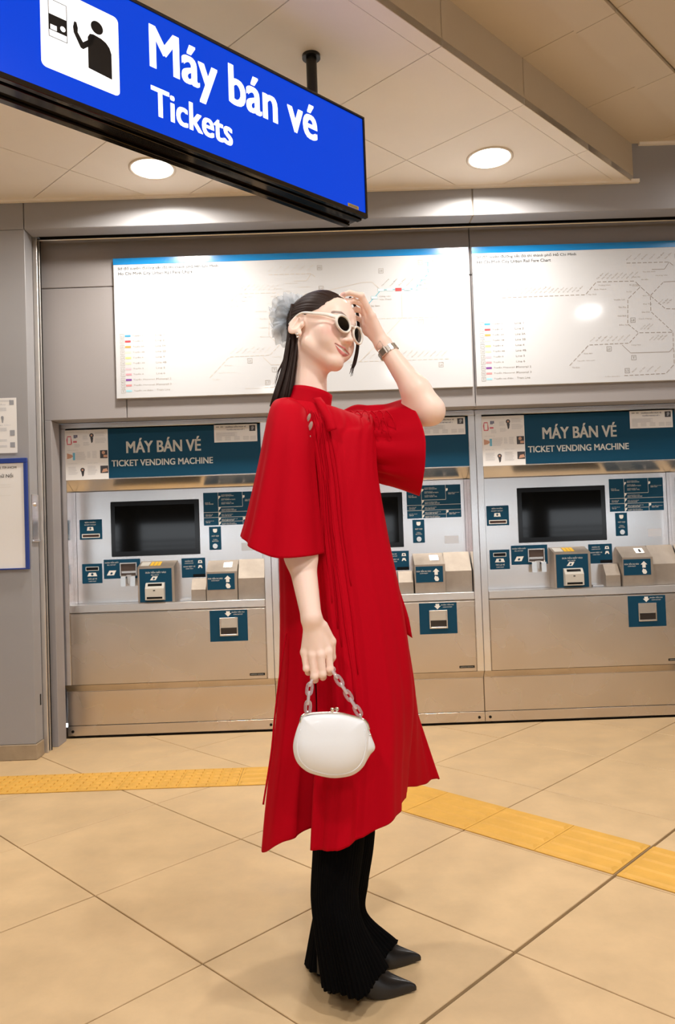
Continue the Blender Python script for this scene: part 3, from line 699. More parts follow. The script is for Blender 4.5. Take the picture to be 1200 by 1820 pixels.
# ================================================================== FARE CHARTS
def chart(x, label, tone, inks):
    t = empty('fare_chart', (x, 4.385, 1.975), 0, label, 'map', 'urban rail fare charts on the wall')
    Wd, H = 2.052, 0.812
    box('board', 0, Wd, -0.012, 0.013, 0, H, mat('white_gloss_board', '#cccfd4', 0.09, spec=0.3), t, 0.002)
    box('blue_band', 0.0, Wd, -0.0135, -0.0115, H-0.037, H, mat('chart_blue', '#0f7fc4', 0.2), t)
    Y = -0.0128; O = 1.975
    P = Print(Y).text('Sơ đồ tuyến đường sắt đô thị thành phố Hồ Chí Minh', 0.027, 0.604, 0.740, 0.764, .004).text('Ho Chi Minh City Urban Rail Fare Chart', 0.029, 0.456, 0.708, 0.731, .004)
    P.make('title', mat('chart_title_ink', '#3c3936', 0.5), t)
    z = lambda v: v-O
    R = Print(Y)
    pl = lambda pts: [(a, z(b)) for a, b in pts]
    for pts in ([(0.162, 2.486), (0.648, 2.488), (0.714, 2.56), (0.937, 2.558), (0.968, 2.524), (1.023, 2.47), (1.107, 2.391), (1.172, 2.388), (1.50, 2.388), (1.877, 2.387)], [(0.89, 2.664), (1.141, 2.663), (1.167, 2.639)],
                [(0.968, 2.524), (0.892, 2.454), (0.885, 2.31), (0.945, 2.256), (1.144, 2.253)], [(0.945, 2.256), (0.888, 2.198), (0.654, 2.195), (0.535, 2.076)],
                [(1.023, 2.47), (1.103, 2.547)], [(1.023, 2.47), (1.022, 2.377), (1.144, 2.255), (1.143, 2.165), (1.143, 2.067), (1.092, 2.015), (0.847, 2.011)], [(1.144, 2.143), (1.92, 2.142)]):
        R.dash(pl(pts), 0.0035, 0.022, 0.009)
    for pts in ([(1.141, 2.663), (1.112, 2.622), (1.039, 2.623)], [(0.847, 2.189), (0.894, 2.141), (1.117, 2.14), (1.143, 2.165)], [(1.103, 2.547), (1.18, 2.55), (1.431, 2.602), (1.49, 2.602), (1.53, 2.564)],
                [(1.748, 2.654), (1.746, 2.607), (1.701, 2.564)], [(1.671, 2.542), (1.658, 2.521), (1.657, 2.389), (1.559, 2.291), (1.405, 2.144)]):
        R.line(pl(pts), 0.003)
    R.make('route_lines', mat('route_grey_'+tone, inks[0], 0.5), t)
    B = Print(Y)
    for nm, bx, bz in (('L8', 0.916, 2.331), ('L3A', 0.771, 2.169), ('T', 0.911, 2.113), ('L5', 0.870, 2.039), ('M2', 1.190, 2.696), ('L4', 1.195, 2.575), ('L1', 1.773, 2.708), ('L7', 1.764, 2.362), ('L3B', 1.544, 2.666), ('L6', 1.871, 2.110)):
        B.frame(bx-0.014, bx+0.014, z(bz)-0.014, z(bz)+0.014, 0.002).text(nm, bx-0.008, bx+0.008, z(bz)-0.006, z(bz)+0.006)
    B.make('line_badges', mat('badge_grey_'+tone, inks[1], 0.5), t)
    T = Print(Y)
    words = ['Bình Dương', 'An Sương', 'Tân Thới', 'Hưng Lộc', 'Bến Thành', 'Phú Lâm', 'Tân Bình', 'Gò Vấp', 'Củ Chi', 'Hóc Môn']
    def diag(x0, x1, zz, n, L=0.05):
        for i in range(n):
            q = x0+(x1-x0)*i/(n-1); s = words[(i*3+int(x0*50)) % 10]
            T.text(s, q, q+L*random.uniform(.75, 1.1), z(zz)+.008, z(zz)+.0155, 0, math.radians(42))
    diag(0.17, 0.60, 2.495, 17); diag(0.72, 0.92, 2.565, 8); diag(0.895, 1.12, 2.672, 6); diag(0.665, 0.86, 2.203, 7); diag(0.96, 1.0, 2.265, 3); diag(0.90, 1.03, 2.018, 4); diag(1.01, 1.08, 2.20, 4, 0.04); diag(1.07, 1.12, 2.41, 3)
    diag(1.43, 1.88, 2.150, 14)
    for q, zz, s, L in ((0.662, 2.487, 'Tân Thới', .05), (0.70, 2.515, 'Bình Thạnh', .07), (0.725, 2.538, 'Trường Chinh', .07), (0.905, 2.535, 'Bà Quẹo', .05), (0.885, 2.497, 'Âu Cơ', .03), (0.81, 2.452, 'Vườn Lài', .065), (0.835, 2.407, 'Tân Phú', .045), (0.83, 2.357, 'Hoà Bình', .05), (0.835, 2.305, 'Đầm Sen', .055), (0.625, 2.146, 'Kinh Bến', .05), (0.585, 2.104, 'Nguyễn Văn Linh', .10), (0.552, 2.066, 'Tân Kiên', .045),
                        (0.985, 2.61, 'Tân Sơn Nhất', .075), (1.06, 2.585, 'Hoàng Văn', .07), (0.98, 2.47, 'Bảy Hiền', .055), (0.98, 2.42, 'Phú Thọ', .05), (0.97, 2.375, 'Dân Chủ', .045), (0.95, 2.335, 'Cách Mạng', .075), (0.90, 2.185, 'Công Hoà', .055), (0.74, 2.008, 'Cần Giuộc', .085), (0.92, 2.528, 'Trường', .05), (0.925, 2.58, 'Phạm Văn', .045), (0.975, 2.565, 'Gò Dầu', .04)):
        T.text(s, q, q+L, z(zz)-0.003, z(zz)+0.005)
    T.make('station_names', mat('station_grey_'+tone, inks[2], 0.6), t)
    # line one, with the red marker for this station
    nodes = [(1.816, 2.714), (1.816, 2.676), (1.817, 2.639), (1.788, 2.613), (1.761, 2.584), (1.74, 2.555), (1.693, 2.554), (1.641, 2.554), (1.591, 2.555), (1.54, 2.554), (1.5, 2.511), (1.465, 2.476)]
    Print(Y).line(pl(nodes), 0.004).make('line_one', mat('line_teal_'+tone, inks[3], 0.5), t)
    Nn = Print(Y-0.0004)
    for k, (a, b) in enumerate(nodes[:-1]):
        if k != 7: Nn.rect(a-0.018, a+0.018, z(b)-0.008, z(b)+0.008)
    Nn.make('station_boxes', M_WHITE, t)
    Nb = Print(Y-0.0008)
    for k, (a, b) in enumerate(nodes[:-1]):
        if k != 7: Nb.frame(a-0.018, a+0.018, z(b)-0.008, z(b)+0.008, 0.0016)
    Nb.make('station_outlines', mat('line_cyan_'+tone, inks[4], 0.5), t)
    Print(Y-0.0008).rect(1.623, 1.659, z(2.554)-0.009, z(2.554)+0.009).make('station_marker', mat('marker_red', '#cf3f44', 0.5), t)
    T2 = Print(Y)
    for q, zz, s, L in ((1.84, 2.714, 'Bến xe Suối Tiên', .115), (1.84, 2.676, 'Đại học Quốc gia', .115), (1.842, 2.639, 'Khu Công nghệ cao', .13), (1.815, 2.611, 'Thủ Đức', .055), (1.79, 2.584, 'Bình Thái', .06), (1.77, 2.553, 'Phước Long', .08), (1.53, 2.515, 'Công viên', .065), (1.53, 2.498, 'Văn Thánh', .07), (1.48, 2.462, 'Ba Son', .05)): T2.text(s, q, q+L, z(zz)-0.004, z(zz)+0.006)
    for q, s in ((1.548, 'Tân Cảng'), (1.595, 'Thảo Điền'), (1.645, 'An Phú'), (1.692, 'Rạch Chiếc')): T2.text(s, q, q+0.06, z(2.572), z(2.581), 0, math.radians(45))
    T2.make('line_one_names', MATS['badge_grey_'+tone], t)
    # legend
    cols = ['#4aa3cf', '#c9474f', '#e3a056', '#ece0c0', '#e3dc8c', '#efe9b4', '#eab8c4', '#dd9aa6', '#7c3f98', '#cf8f92', '#9fd4e4']
    names = [('L1', 'Tuyến 1', 'Line 1'), ('L2', 'Tuyến 2', 'Line 2'), ('L3A', 'Tuyến 3A', 'Line 3A'), ('L3B', 'Tuyến 3B', 'Line 3B'), ('L4', 'Tuyến 4', 'Line 4'), ('L4B', 'Tuyến 4B', 'Line 4B'), ('L5', 'Tuyến 5', 'Line 5'), ('L6', 'Tuyến 6', 'Line 6'), ('M2', 'Tuyến Monorail 2', 'Monorail 2'), ('M3', 'Tuyến Monorail 3', 'Monorail 3'), ('T', 'Tuyến xe điện', 'Tram Line')]
    L = Print(Y); Lf = Print(Y)
    for i, (a, b, c) in enumerate(names):
        zz = 0.360-i*0.0318
        o = Print(Y); o.rect(0.057, 0.090, zz-0.0055, zz+0.0055).make('legend_swatch', mat('legend_%d' % i, cols[i], 0.5), t)
        Lf.frame(0.029, 0.053, zz-0.012, zz+0.012, 0.0015).text(a, 0.034, 0.048, zz-0.004, zz+0.004)
        L.text(b, 0.100, 0.100+0.0085*len(b), zz-0.005, zz+0.007).text(c, 0.232, 0.232+0.0085*len(c), zz-0.004, zz+0.007)
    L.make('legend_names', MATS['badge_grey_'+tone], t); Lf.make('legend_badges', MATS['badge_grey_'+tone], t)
    return t
chart(-1.2205, 'white urban rail fare chart with a red station marker, behind the woman', 'glare', ('#cbc4bc', '#a59f99', '#cdc7c0', '#5fb0c5', '#8fd0de'))  # paler inks: glare on this chart is painted into the print colours
chart(0.852, 'white urban rail fare chart on the right, cut off by the frame', 'clear', ('#978e86', '#857f79', '#a59d95', '#58a9bf', '#8fd0de'))

# ================================================================== NOTICES ON THE LEFT PILLAR
t = empty('paper_notice', (-1.702, 4.148, 1.656), 0, 'white paper notice stuck on the left pillar above the blue framed board', 'notice')
box('sheet', -0.21, 0.0, -0.0015, -0.0005, 0.0, 0.301, M_PAPER, t)
P = Print(-0.0022)
for zz in (0.288, 0.282): P.rect(-0.195, -0.030, zz, zz+0.0016)
P.text('HƯỚNG DẪN', -0.190, -0.060, 0.262, 0.270).text('CÁCH ĐI TÀU', -0.150, -0.035, 0.150, 0.156)
for zz in (0.245, 0.238, 0.231, 0.135, 0.128, 0.121, 0.072, 0.065, 0.040, 0.033): P.rect(-0.19, -0.055, zz, zz+0.002)
P.make('print', mat('soft_ink', '#b4bac6', 0.6), t)
Print(-0.0022).rect(-0.038, -0.014, 0.262, 0.288).rect(-0.038, -0.012, 0.094, 0.124).rect(-0.038, -0.012, 0.030, 0.058).disc(-0.078, 0.195, 0.008).poly([(-0.084, 0.19), (-0.070, 0.19), (-0.074, 0.165), (-0.080, 0.165)]).make('picture', photo_cols['grey'], t)
t = empty('framed_board', (-1.647, 4.147, 1.024), 0, 'white information board in a blue frame on the left pillar', 'notice board')
bm = bmesh.new(); add_box(bm, -0.60, 0.0, -0.018, -0.001, 0.575, 0.602, 0.002); add_box(bm, -0.60, 0.0, -0.018, -0.001, 0.0, 0.008, 0.001)
add_box(bm, -0.019, 0.0, -0.018, -0.001, 0.008, 0.575, 0.002); add_box(bm, -0.60, -0.581, -0.018, -0.001, 0.008, 0.575, 0.002)
bm_obj('frame', bm, mat('blue_frame', '#263f8e', 0.35), t)
box('board', -0.581, -0.019, -0.012, -0.002, 0.008, 0.575, M_PAPER, t)
Print(-0.0135).text('Sơ Đồ Mạng Lưới Đường Sắt Đô Thị TP-HCM', -0.47, -0.058, 0.543, 0.561, .01).text('Bản Đồ Chữ Nổi', -0.262, -0.076, 0.498, 0.522, .006).make('lettering', mat('title_ink', '#4c4743', 0.5), t)
P = Print(-0.0135)
for zz in (0.46, 0.445, 0.40): P.rect(-0.55, -0.09, zz, zz+0.0012)
P.make('print', mat('faint_ink', '#d8d6d2', 0.6), t)
# ================================================================== THE WOMAN
def A3(v): return np.array(v, float)
def P3(px, py, y): return A3(at(px, py, y))
# head frame: x her right, y where she faces, z crown
HO = A3((-0.0148, 2.0529, 1.7036))
HR = A3([[-0.5831, 0.7755, 0.2419], [-0.7594, -0.6261, 0.1768], [0.2886, -0.0806, 0.9540]])
HR, _ = np.linalg.qr(HR); HR = HR*np.sign(np.diag(HR.T @ A3([[-0.5831, 0.7755, 0.2419], [-0.7594, -0.6261, 0.1768], [0.2886, -0.0806, 0.9540]])))
def H(x, y, z): return HR @ A3((x, y, z)) + HO
def toH(p): return (np.asarray(p)-HO) @ HR

# ---- implicit surface toolkit: smooth unions of round cones and ellipsoids, meshed as one skin
def smin(a, b, k):
    h = np.maximum(k-np.abs(a-b), 0)/k
    return np.minimum(a, b)-h*h*k*0.25
def smax(a, b, k): return -smin(-a, -b, k)
def cone(p, a, b, r1, r2):
    a, b = A3(a), A3(b); ba = b-a; L = ba@ba
    t = np.clip(((p-a)@ba)/L, 0, 1)
    return np.linalg.norm(p-a-t[:, None]*ba, axis=1)-(r1+(r2-r1)*t)
def ell(p, c, r, M=None):
    q = p-A3(c)
    if M is not None: q = q @ M
    r = A3(r); k0 = np.linalg.norm(q/r, axis=1); k1 = np.linalg.norm(q/(r*r), axis=1)
    return k0*(k0-1)/np.maximum(k1, 1e-9)
def rotx(d): c, s = math.cos(math.radians(d)), math.sin(math.radians(d)); return A3([[1, 0, 0], [0, c, -s], [0, s, c]])
def roty(d): c, s = math.cos(math.radians(d)), math.sin(math.radians(d)); return A3([[c, 0, s], [0, 1, 0], [-s, 0, c]])
def rotz(d): c, s = math.cos(math.radians(d)), math.sin(math.radians(d)); return A3([[c, -s, 0], [s, c, 0], [0, 0, 1]])

def chain(p, pts, k=0.006):
    d = None
    for (a, ra), (b, rb) in zip(pts, pts[1:]):
        q = cone(p, a, b, ra, rb); d = q if d is None else smin(d, q, k)
    return d

def head_sdf(w):
    p = (w-HO) @ HR
    d = ell(p, (0, -.014, .026), (.0725, .092, .081))
    d = smin(d, ell(p, (0, .030, .030), (.0600, .062, .056)), .03)            # forehead
    d = smin(d, ell(p, (0, .030, -.042), (.0555, .060, .067)), .03)           # lower face
    for s in (1, -1):
        d = smin(d, cone(p, (s*.050, .006, -.061), (s*.011, .070, -.099), .0130, .0115), .028)   # jaw
        d = smin(d, ell(p, (s*.040, .058, -.028), (.022, .024, .020)), .022)  # cheekbone
        d = smin(d, ell(p, (s*.034, .064, -.050), (.020, .020, .020)), .022)  # cheek of the smile
        d = smin(d, cone(p, (s*.014, .087, .016), (s*.040, .072, .018), .008, .007), .014)     # brow ridge
        d = smax(d, -ell(p, (s*.031, .097, -.001), (.017, .014, .011)), .012)  # socket
        d = smin(d, ell(p, (s*.031, .0735, -.002), (.0125, .0125, .0125)), .004)  # eyeball and lids
        d = smin(d, cone(p, (s*.018, .084, .0045), (s*.044, .074, .0030), .0030, .0022), .004)  # upper lid
    d = smin(d, ell(p, (0, .070, -.094), (.018, .018, .015)), .018)           # chin
    d = smin(d, cone(p, (0, .088, .004), (0, .104, -.034), .0065, .0080), .014)   # nose bridge
    d = smin(d, ell(p, (0, .106, -.037), (.0095, .0095, .0080)), .007)
    for s in (1, -1):
        d = smin(d, ell(p, (s*.0105, .096, -.041), (.0075, .0095, .0065)), .006)
        d = smax(d, -ell(p, (s*.0055, .101, -.0465), (.0030, .0045, .0030)), .003)
    # mouth: lips parted in a smile, corners drawn up and back
    d = smin(d, ell(p, (0, .076, -.066), (.034, .0135, .019)), .012)
    for s in (1, -1):
        d = smin(d, cone(p, (0, .0925, -.0590), (s*.0320, .0805, -.0585), .0032, .0016), .005)
        d = smin(d, cone(p, (0, .0900, -.0748), (s*.0300, .0805, -.0620), .0038, .0016), .005)
        d = smax(d, -smin(cone(p, (0, .0950, -.0645), (s*.0155, .0925, -.0633), .0030, .0026), cone(p, (s*.0155, .0925, -.0633), (s*.0310, .0860, -.0597), .0026, .0008), .003), .002)
        d = smin(d, cone(p, (0, .0862, -.0655), (s*.0240, .0775, -.0600), .0044, .0030), .0012)   # teeth
    # ears
    for s in (1, -1):
        M = roty(-s*14) @ rotx(-14) @ rotz(s*22)
        ec_ = A3((s*.0765, -.020, -.012)); e = ell(p, ec_, (.0085, .0200, .0345), M)
        e = smax(e, -ell(p, ec_+M @ A3((s*.0080, .001, .003)), (.0085, .0150, .0270), M), .0015); e = smin(e, cone(p, ec_+M @ A3((s*.0015, -.002, -.016)), ec_+M @ A3((s*.0020, -.004, .014)), .0030, .0026), .003)
        e = smin(e, ell(p, (s*.0735, -.008, -.041), (.0060, .0085, .0095)), .008)
        e = smin(e, ell(p, (s*.0745, -.003, -.016), (.0050, .0045, .0080)), .005)
        d = smin(d, e, .006)
    return d

NB = P3(550, 716, 2.035)          # base of the neck
RS, LS = P3(512, 762, 1.925), P3(664, 756, 2.165)
RE, RW = P3(528, 945, 1.890), P3(553.5, 1097, 1.790)
LE, LW = P3(763, 729, 2.045), P3(683, 614, 2.085)
def right_hand(p):
    y = 1.787
    mcp = [P3(541.5, 1161, y+.008), P3(555.5, 1166, y-.002), P3(570, 1165, y-.004), P3(584, 1159, y+.006)]
    pip = [P3(545, 1188, y+.002), P3(559, 1202, y-.006), P3(573, 1198, y-.006), P3(586.5, 1189, y+.004)]
    dip = [P3(548, 1195, y+.024), P3(560, 1208, y+.018), P3(574, 1203, y+.018), P3(586, 1195, y+.026)]
    tip = [P3(548, 1182, y+.038), P3(561, 1194, y+.036), P3(574, 1190, y+.036), P3(584, 1184, y+.042)]
    rr = [.0076, .0086, .0088, .0084]
    f = None
    for a, b, c, e, r in zip(mcp, pip, dip, tip, rr):
        q = chain(p, [(a, r*1.14), (b, r*1.02), (c, r*.92), (e, r*.80)], .004)
        q = smin(q, ell(p, b, (r*.99,)*3), .004)
        f = q if f is None else smin(f, q, .0015)
    palm = None
    for a, r in zip(mcp, rr):
        q = cone(p, RW+(a-RW)*.12+A3((0, .004, 0)), a+(RW-a)*.04+A3((0, .004, 0)), .0145, .0105); palm = q if palm is None else smin(palm, q, .012)
    th = chain(p, [(P3(574, 1112, y+.012), .012), (P3(589, 1140, y+.026), .0105), (P3(590, 1168, y+.036), .0088), (P3(582, 1188, y+.047), .0072)], .006)
    return smin(smin(palm, f, .008), th, .010)
def left_hand(p):
    mcp = [P3(661, 561, 2.062), P3(654, 566, 2.076), P3(650.5, 575, 2.092), P3(650, 586, 2.108)]
    pip = [P3(642.5, 526, 2.040), P3(645.5, 541, 2.058), P3(646.5, 554, 2.078), P3(643.5, 569, 2.100)]
    dip = [P3(622, 520.5, 2.030), P3(628, 534, 2.044), P3(633, 550, 2.070), P3(632, 565, 2.096)]
    tip = [P3(609, 523.5, 2.034), P3(613.5, 535.5, 2.042), P3(623, 553, 2.066), P3(624, 566, 2.096)]
    rr = [.0082, .0085, .0082, .0070]
    f = None
    for a, b, c, e, r in zip(mcp, pip, dip, tip, rr):
        q = chain(p, [(a, r*1.12), (b, r*1.0), (c, r*.86), (e, r*.66)], .004)
        q = smin(q, ell(p, b, (r*1.05,)*3), .004)
        f = q if f is None else smin(f, q, .0012)
    palm = None
    for a, r in zip(mcp, rr):
        q = cone(p, LW+(a-LW)*.15, a+(LW-a)*.03, .0150, .0108); palm = q if palm is None else smin(palm, q, .012)
    th = chain(p, [(P3(669, 598, 2.105), .0125), (P3(653, 590, 2.128), .0105), (P3(643, 574, 2.138), .0088), (P3(638, 560, 2.136), .0072)], .006)
    return smin(smin(palm, f, .008), th, .010)

FINE = []            # (bound centre, bound radius, function, blend)
def part_bound(pts, r): c = np.mean(pts, 0); return c, max(np.linalg.norm(q-c) for q in pts)+r
def addf(pts, r, fn, k): c, R = part_bound(pts, r); FINE.append((c, R, fn, k))
addf([H(0, 0, 0)], .165, head_sdf, .02)
NT = H(0, -.022, -.050)
addf([NB, NT], .08, lambda p: smin(cone(p, NB, NT, .0465, .0425), cone(p, H(.034, -.020, -.050), P3(566, 706, 2.02), .010, .009), .03), .022)
addf([NB, RS], .10, lambda p: cone(p, NB-A3((0, 0, .055)), RS, .040, .034), .04)
addf([NB, LS], .10, lambda p: cone(p, NB-A3((0, 0, .055)), LS, .040, .034), .04)
addf([RS, RE], .08, lambda p: cone(p, RS, RE, .038, .0345), .03)
RF = RE*.72+RW*.28
addf([RE, RW], .08, lambda p: smin(cone(p, RE, RF, .0345, .0350), cone(p, RF, RW, .0350, .0238), .03), .03)
addf([RW, P3(560, 1212, 1.80)], .06, right_hand, .016)
addf([LS, LE], .08, lambda p: cone(p, LS, LE, .038, .0350), .03)
LF = LE*.72+LW*.28
addf([LE, LW], .08, lambda p: smin(smin(cone(p, LE, LF, .0340, .0350), cone(p, LF, LW, .0350, .0225), .03), ell(p, P3(772, 735, 2.045), (.014,)*3), .03), .03)
addf([LW, P3(615, 525, 2.05)], .07, left_hand, .016)

def field(p, prims):
    d = np.full(len(p), 1.0)
    lo, hi = p.min(0), p.max(0); c0 = (lo+hi)/2; r0 = np.linalg.norm(hi-lo)/2
    for c, R, fn, k in prims:
        if np.linalg.norm(c-c0)-R-r0 > 0.02: continue
        d = smin(d, fn(p), k)
    return d

def surface(prims, h, B=16):
    """one closed skin of the field's zero set (surface nets on sparse blocks of B^3 cells)"""
    lo = np.min([c-R for c, R, _, _ in prims], 0)-2*h; hi = np.max([c+R for c, R, _, _ in prims], 0)+2*h
    nb = np.ceil((hi-lo)/(h*B)).astype(int)
    cand = np.zeros(nb, bool); S_ = h*B
    for c, R, _, _ in prims:
        a = np.maximum(((c-R-lo)/S_).astype(int)-1, 0); b = np.minimum(((c+R-lo)/S_).astype(int)+2, nb)
        cand[a[0]:b[0], a[1]:b[1], a[2]:b[2]] = True
    idx = np.argwhere(cand)
    g = np.arange(B+1)
    off = np.stack(np.meshgrid(g, g, g, indexing='ij'), -1).reshape(-1, 3)
    NX = nb*B+2
    key = lambda q: (q[..., 0].astype(np.int64)*NX[1]+q[..., 1])*NX[2]+q[..., 2]
    Vs, Ks, Qs = [], [], []
    crn = np.array([[i, j, k] for i in (0, 1) for j in (0, 1) for k in (0, 1)])
    edg = [(a, b) for a in range(8) for b in range(a+1, 8) if np.abs(crn[a]-crn[b]).sum() == 1]
    for b in idx:
        cc = lo+(b+.5)*S_
        near = [q for q in prims if np.linalg.norm(q[0]-cc)-q[1] < S_]
        if not near: continue
        dc = field(cc[None]+np.zeros((1, 3)), near)
        if abs(dc[0]) > S_*1.25+0.02: continue
        gp = b*B+off; v = field(lo+gp*h, near).reshape(B+1, B+1, B+1)
        ins = v < 0
        if ins.all() or not ins.any(): continue
        C = np.stack([v[i:i+B, j:j+B, k:k+B] for i, j, k in crn], -1); I = C < 0
        m = I.any(-1) & ~I.all(-1)
        cells = np.argwhere(m); Cv = C[m]; Iv = I[m]
        acc = np.zeros((len(cells), 3)); n = np.zeros(len(cells))
        for a, e in edg:
            x = Iv[:, a] != Iv[:, e]
            t = np.where(x, Cv[:, a]/np.where(x, Cv[:, a]-Cv[:, e], 1), 0)
            acc += np.where(x[:, None], crn[a]+t[:, None]*(crn[e]-crn[a]), 0); n += x
        pos = lo+(b*B+cells+acc/n[:, None])*h
        Vs.append(pos); Ks.append(key(b*B+cells))
        for ax in range(3):
            o = [0, 0, 0]; o[ax] = 1
            s0 = ins[:B, :B, :B]; s1 = ins[o[0]:o[0]+B, o[1]:o[1]+B, o[2]:o[2]+B]
            e = np.argwhere(s0 != s1)
            if not len(e): continue
            fl = s0[e[:, 0], e[:, 1], e[:, 2]]
            u, w = (ax+1) % 3, (ax+2) % 3
            du = np.zeros(3, int); du[u] = 1; dw = np.zeros(3, int); dw[w] = 1
            G = b*B+e
            q = np.stack([key(G-du-dw), key(G-dw), key(G), key(G-du)], 1)
            q[~fl] = q[~fl][:, ::-1]
            Qs.append(q)
    V = np.concatenate(Vs); K = np.concatenate(Ks); Q = np.concatenate(Qs)
    o = np.argsort(K); K = K[o]; V = V[o]
    i = np.clip(np.searchsorted(K, Q), 0, len(K)-1); ok = (K[i] == Q).all(1)
    return V, i[ok]

Vf, Qf = surface(FINE, 0.0017)
# the trunk and legs under the clothes, coarser
PEL = P3(606, 1090, 2.035)
NAK, FAK = P3(618, 1712, 1.950), P3(628, 1668, 2.085)
NK, FK = P3(598, 1400, 1.960), P3(624, 1395, 2.085)
CO = []
def addc(pts, r, fn, k): c, R = part_bound(pts, r); CO.append((c, R, fn, k))
CH = P3(582, 830, 2.035)
addc([NB, CH], .16, lambda p: smin(ell(p, CH+A3((0, 0, -.02)), (.095, .09, .13)), cone(p, NB-A3((0, 0, .07)), CH, .04, .075), .05), .04)
addc([CH, PEL], .16, lambda p: cone(p, CH, PEL, .085, .10), .05)
for kn, ak, s in ((NK, NAK, -1), (FK, FAK, 1)):
    hp = PEL+A3((0, s*.055, -.03))
    addc([hp, kn], .12, lambda p, hp=hp, kn=kn: cone(p, hp, kn, .075, .042), .03)
    addc([kn, ak], .08, lambda p, kn=kn, ak=ak: smin(cone(p, kn, kn*.7+ak*.3, .037, .037), cone(p, kn*.7+ak*.3, ak, .037, .026), .02), .02)
Vc, Qc = surface(CO, 0.009)
bodyV = np.concatenate([Vf, Vc]); bodyQ = np.concatenate([Qf, Qc+len(Vf)])

# ---- skin colours (lips, teeth, brows, blush, nails, tattoo) as a per-vertex colour
skin = A3(srgb('#fadccd')[:3]); lipc = A3(srgb('#cc6b66')[:3]); teeth = A3(srgb('#efe9e2')[:3]); brow = A3(srgb('#4a3228')[:3]); blush = A3(srgb('#e59a8a')[:3]); nailc = A3(srgb('#d9a79c')[:3])
colr = np.tile(skin, (len(bodyV), 1))
hl = toH(bodyV)
def blend(w, c):
    w = np.clip(w, 0, 1)[:, None]; colr[:] = colr*(1-w)+c*w
nh = np.linalg.norm(hl, axis=1) < .17
def sstep(a, b, x): t = np.clip((x-a)/(b-a), 0, 1); return t*t*(3-2*t)
def segd(a, b):
    a, b = A3(a), A3(b); ba = b-a; t = np.clip(((hl-a)@ba)/(ba@ba), 0, 1); return np.linalg.norm(hl-a-t[:, None]*ba, axis=1)
for s in (1, -1):
    blend(0.55*sstep(.040, .008, np.linalg.norm((hl-A3((s*.042, .070, -.030)))*A3((1, 1, 1.2)), axis=1))*nh, blush)
    dd = np.minimum(segd((s*.014, .092, .0200), (s*.034, .087, .0275)), segd((s*.034, .087, .0275), (s*.052, .072, .0215)))
    blend(0.75*sstep(.0052, .0026, dd)*nh, brow)
    pass
lx = np.clip(np.abs(hl[:, 0])/.0335, 0, 1); lz = hl[:, 2]; zc = -.0590
zut = zc+.0026*(1-lx**2)+.0004; zub = zc+(-.0613-zc)*(1-lx**2); zlt = zc+(-.0676-zc)*(1-lx**2); zlb = zc-.0008+(-.0785-zc)*(1-lx**1.8)
fr = nh & (hl[:, 1] > .06) & (np.abs(hl[:, 0]) < .0335)
sf = .0015
band = lambda z0, z1: np.clip((lz-z0)/sf+.5, 0, 1)*np.clip((z1-lz)/sf+.5, 0, 1)*fr
blend(.92*band(zlb, zut), lipc); blend(band(zlt, zub)*(lx < .9), teeth)
blend(.55*np.exp(-((lz-zub)/.0006)**2)*fr*(lx < .97), A3(srgb('#7c322f')[:3]))
blend(0.35*sstep(.012, .004, np.linalg.norm(hl-A3((0, .106, -.038)), axis=1))*nh, blush)
for q in (P3(548, 1182, 1.825), P3(609, 522, 2.026), P3(613, 535, 2.034), P3(623, 552, 2.058)):
    blend(0.8*sstep(.0085, .0065, np.linalg.norm(bodyV-q, axis=1)), nailc)
# fine line tattoo on the wrist of the raised arm
for k in range(40):
    a = k/39*2*PI*1.15; q = P3(675+4.5*math.cos(a)+1.5*math.sin(2*a), 613+6*math.sin(a), 2.066)
    dv = bodyV-q; dist = np.sqrt(dv[:, 0]**2+dv[:, 2]**2)
    blend(0.3*sstep(.0014, .0007, dist)*(np.abs(dv[:, 1]) < .03), A3(srgb('#7b6a63')[:3]))

M_SKIN = mat('skin', (0.8, 0.55, 0.42), 0.42, spec=0.4, sss=0.12, bump=0.02, bscale=300)
nt = M_SKIN.node_tree; an = nt.nodes.new('ShaderNodeVertexColor'); an.layer_name = 'tint'
nt.links.new(an.outputs['Color'], nt.nodes['Principled BSDF'].inputs['Base Color'])
person = empty('person', tuple(P3(620, 1745, 1.99)*A3((1, 1, 0))), 0, 'woman in a long red dress and black pleated trousers, one hand raised to her head', 'person')
def world_child(name, verts, faces, m, parent, smooth=True):
    """mesh given in world coordinates, hung under the person (whose base has only a location)"""
    off = A3(person.location); me = bpy.data.meshes.new(name)
    V = (np.asarray(verts, float)-off); F_ = [tuple(int(i) for i in f) for f in faces]
    me.from_pydata(V.tolist(), [], F_); me.update()
    for k in (m if isinstance(m, (list, tuple)) else [m]): me.materials.append(k)
    if smooth: me.polygons.foreach_set('use_smooth', [True]*len(me.polygons))
    return link(bpy.data.objects.new(name, me), parent)
body = world_child('body', bodyV, bodyQ, M_SKIN, person)
ca = body.data.color_attributes.new('tint', 'FLOAT_COLOR', 'POINT')
ca.data.foreach_set('color', np.concatenate([colr, np.ones((len(colr), 1))], 1).astype(np.float32).ravel())

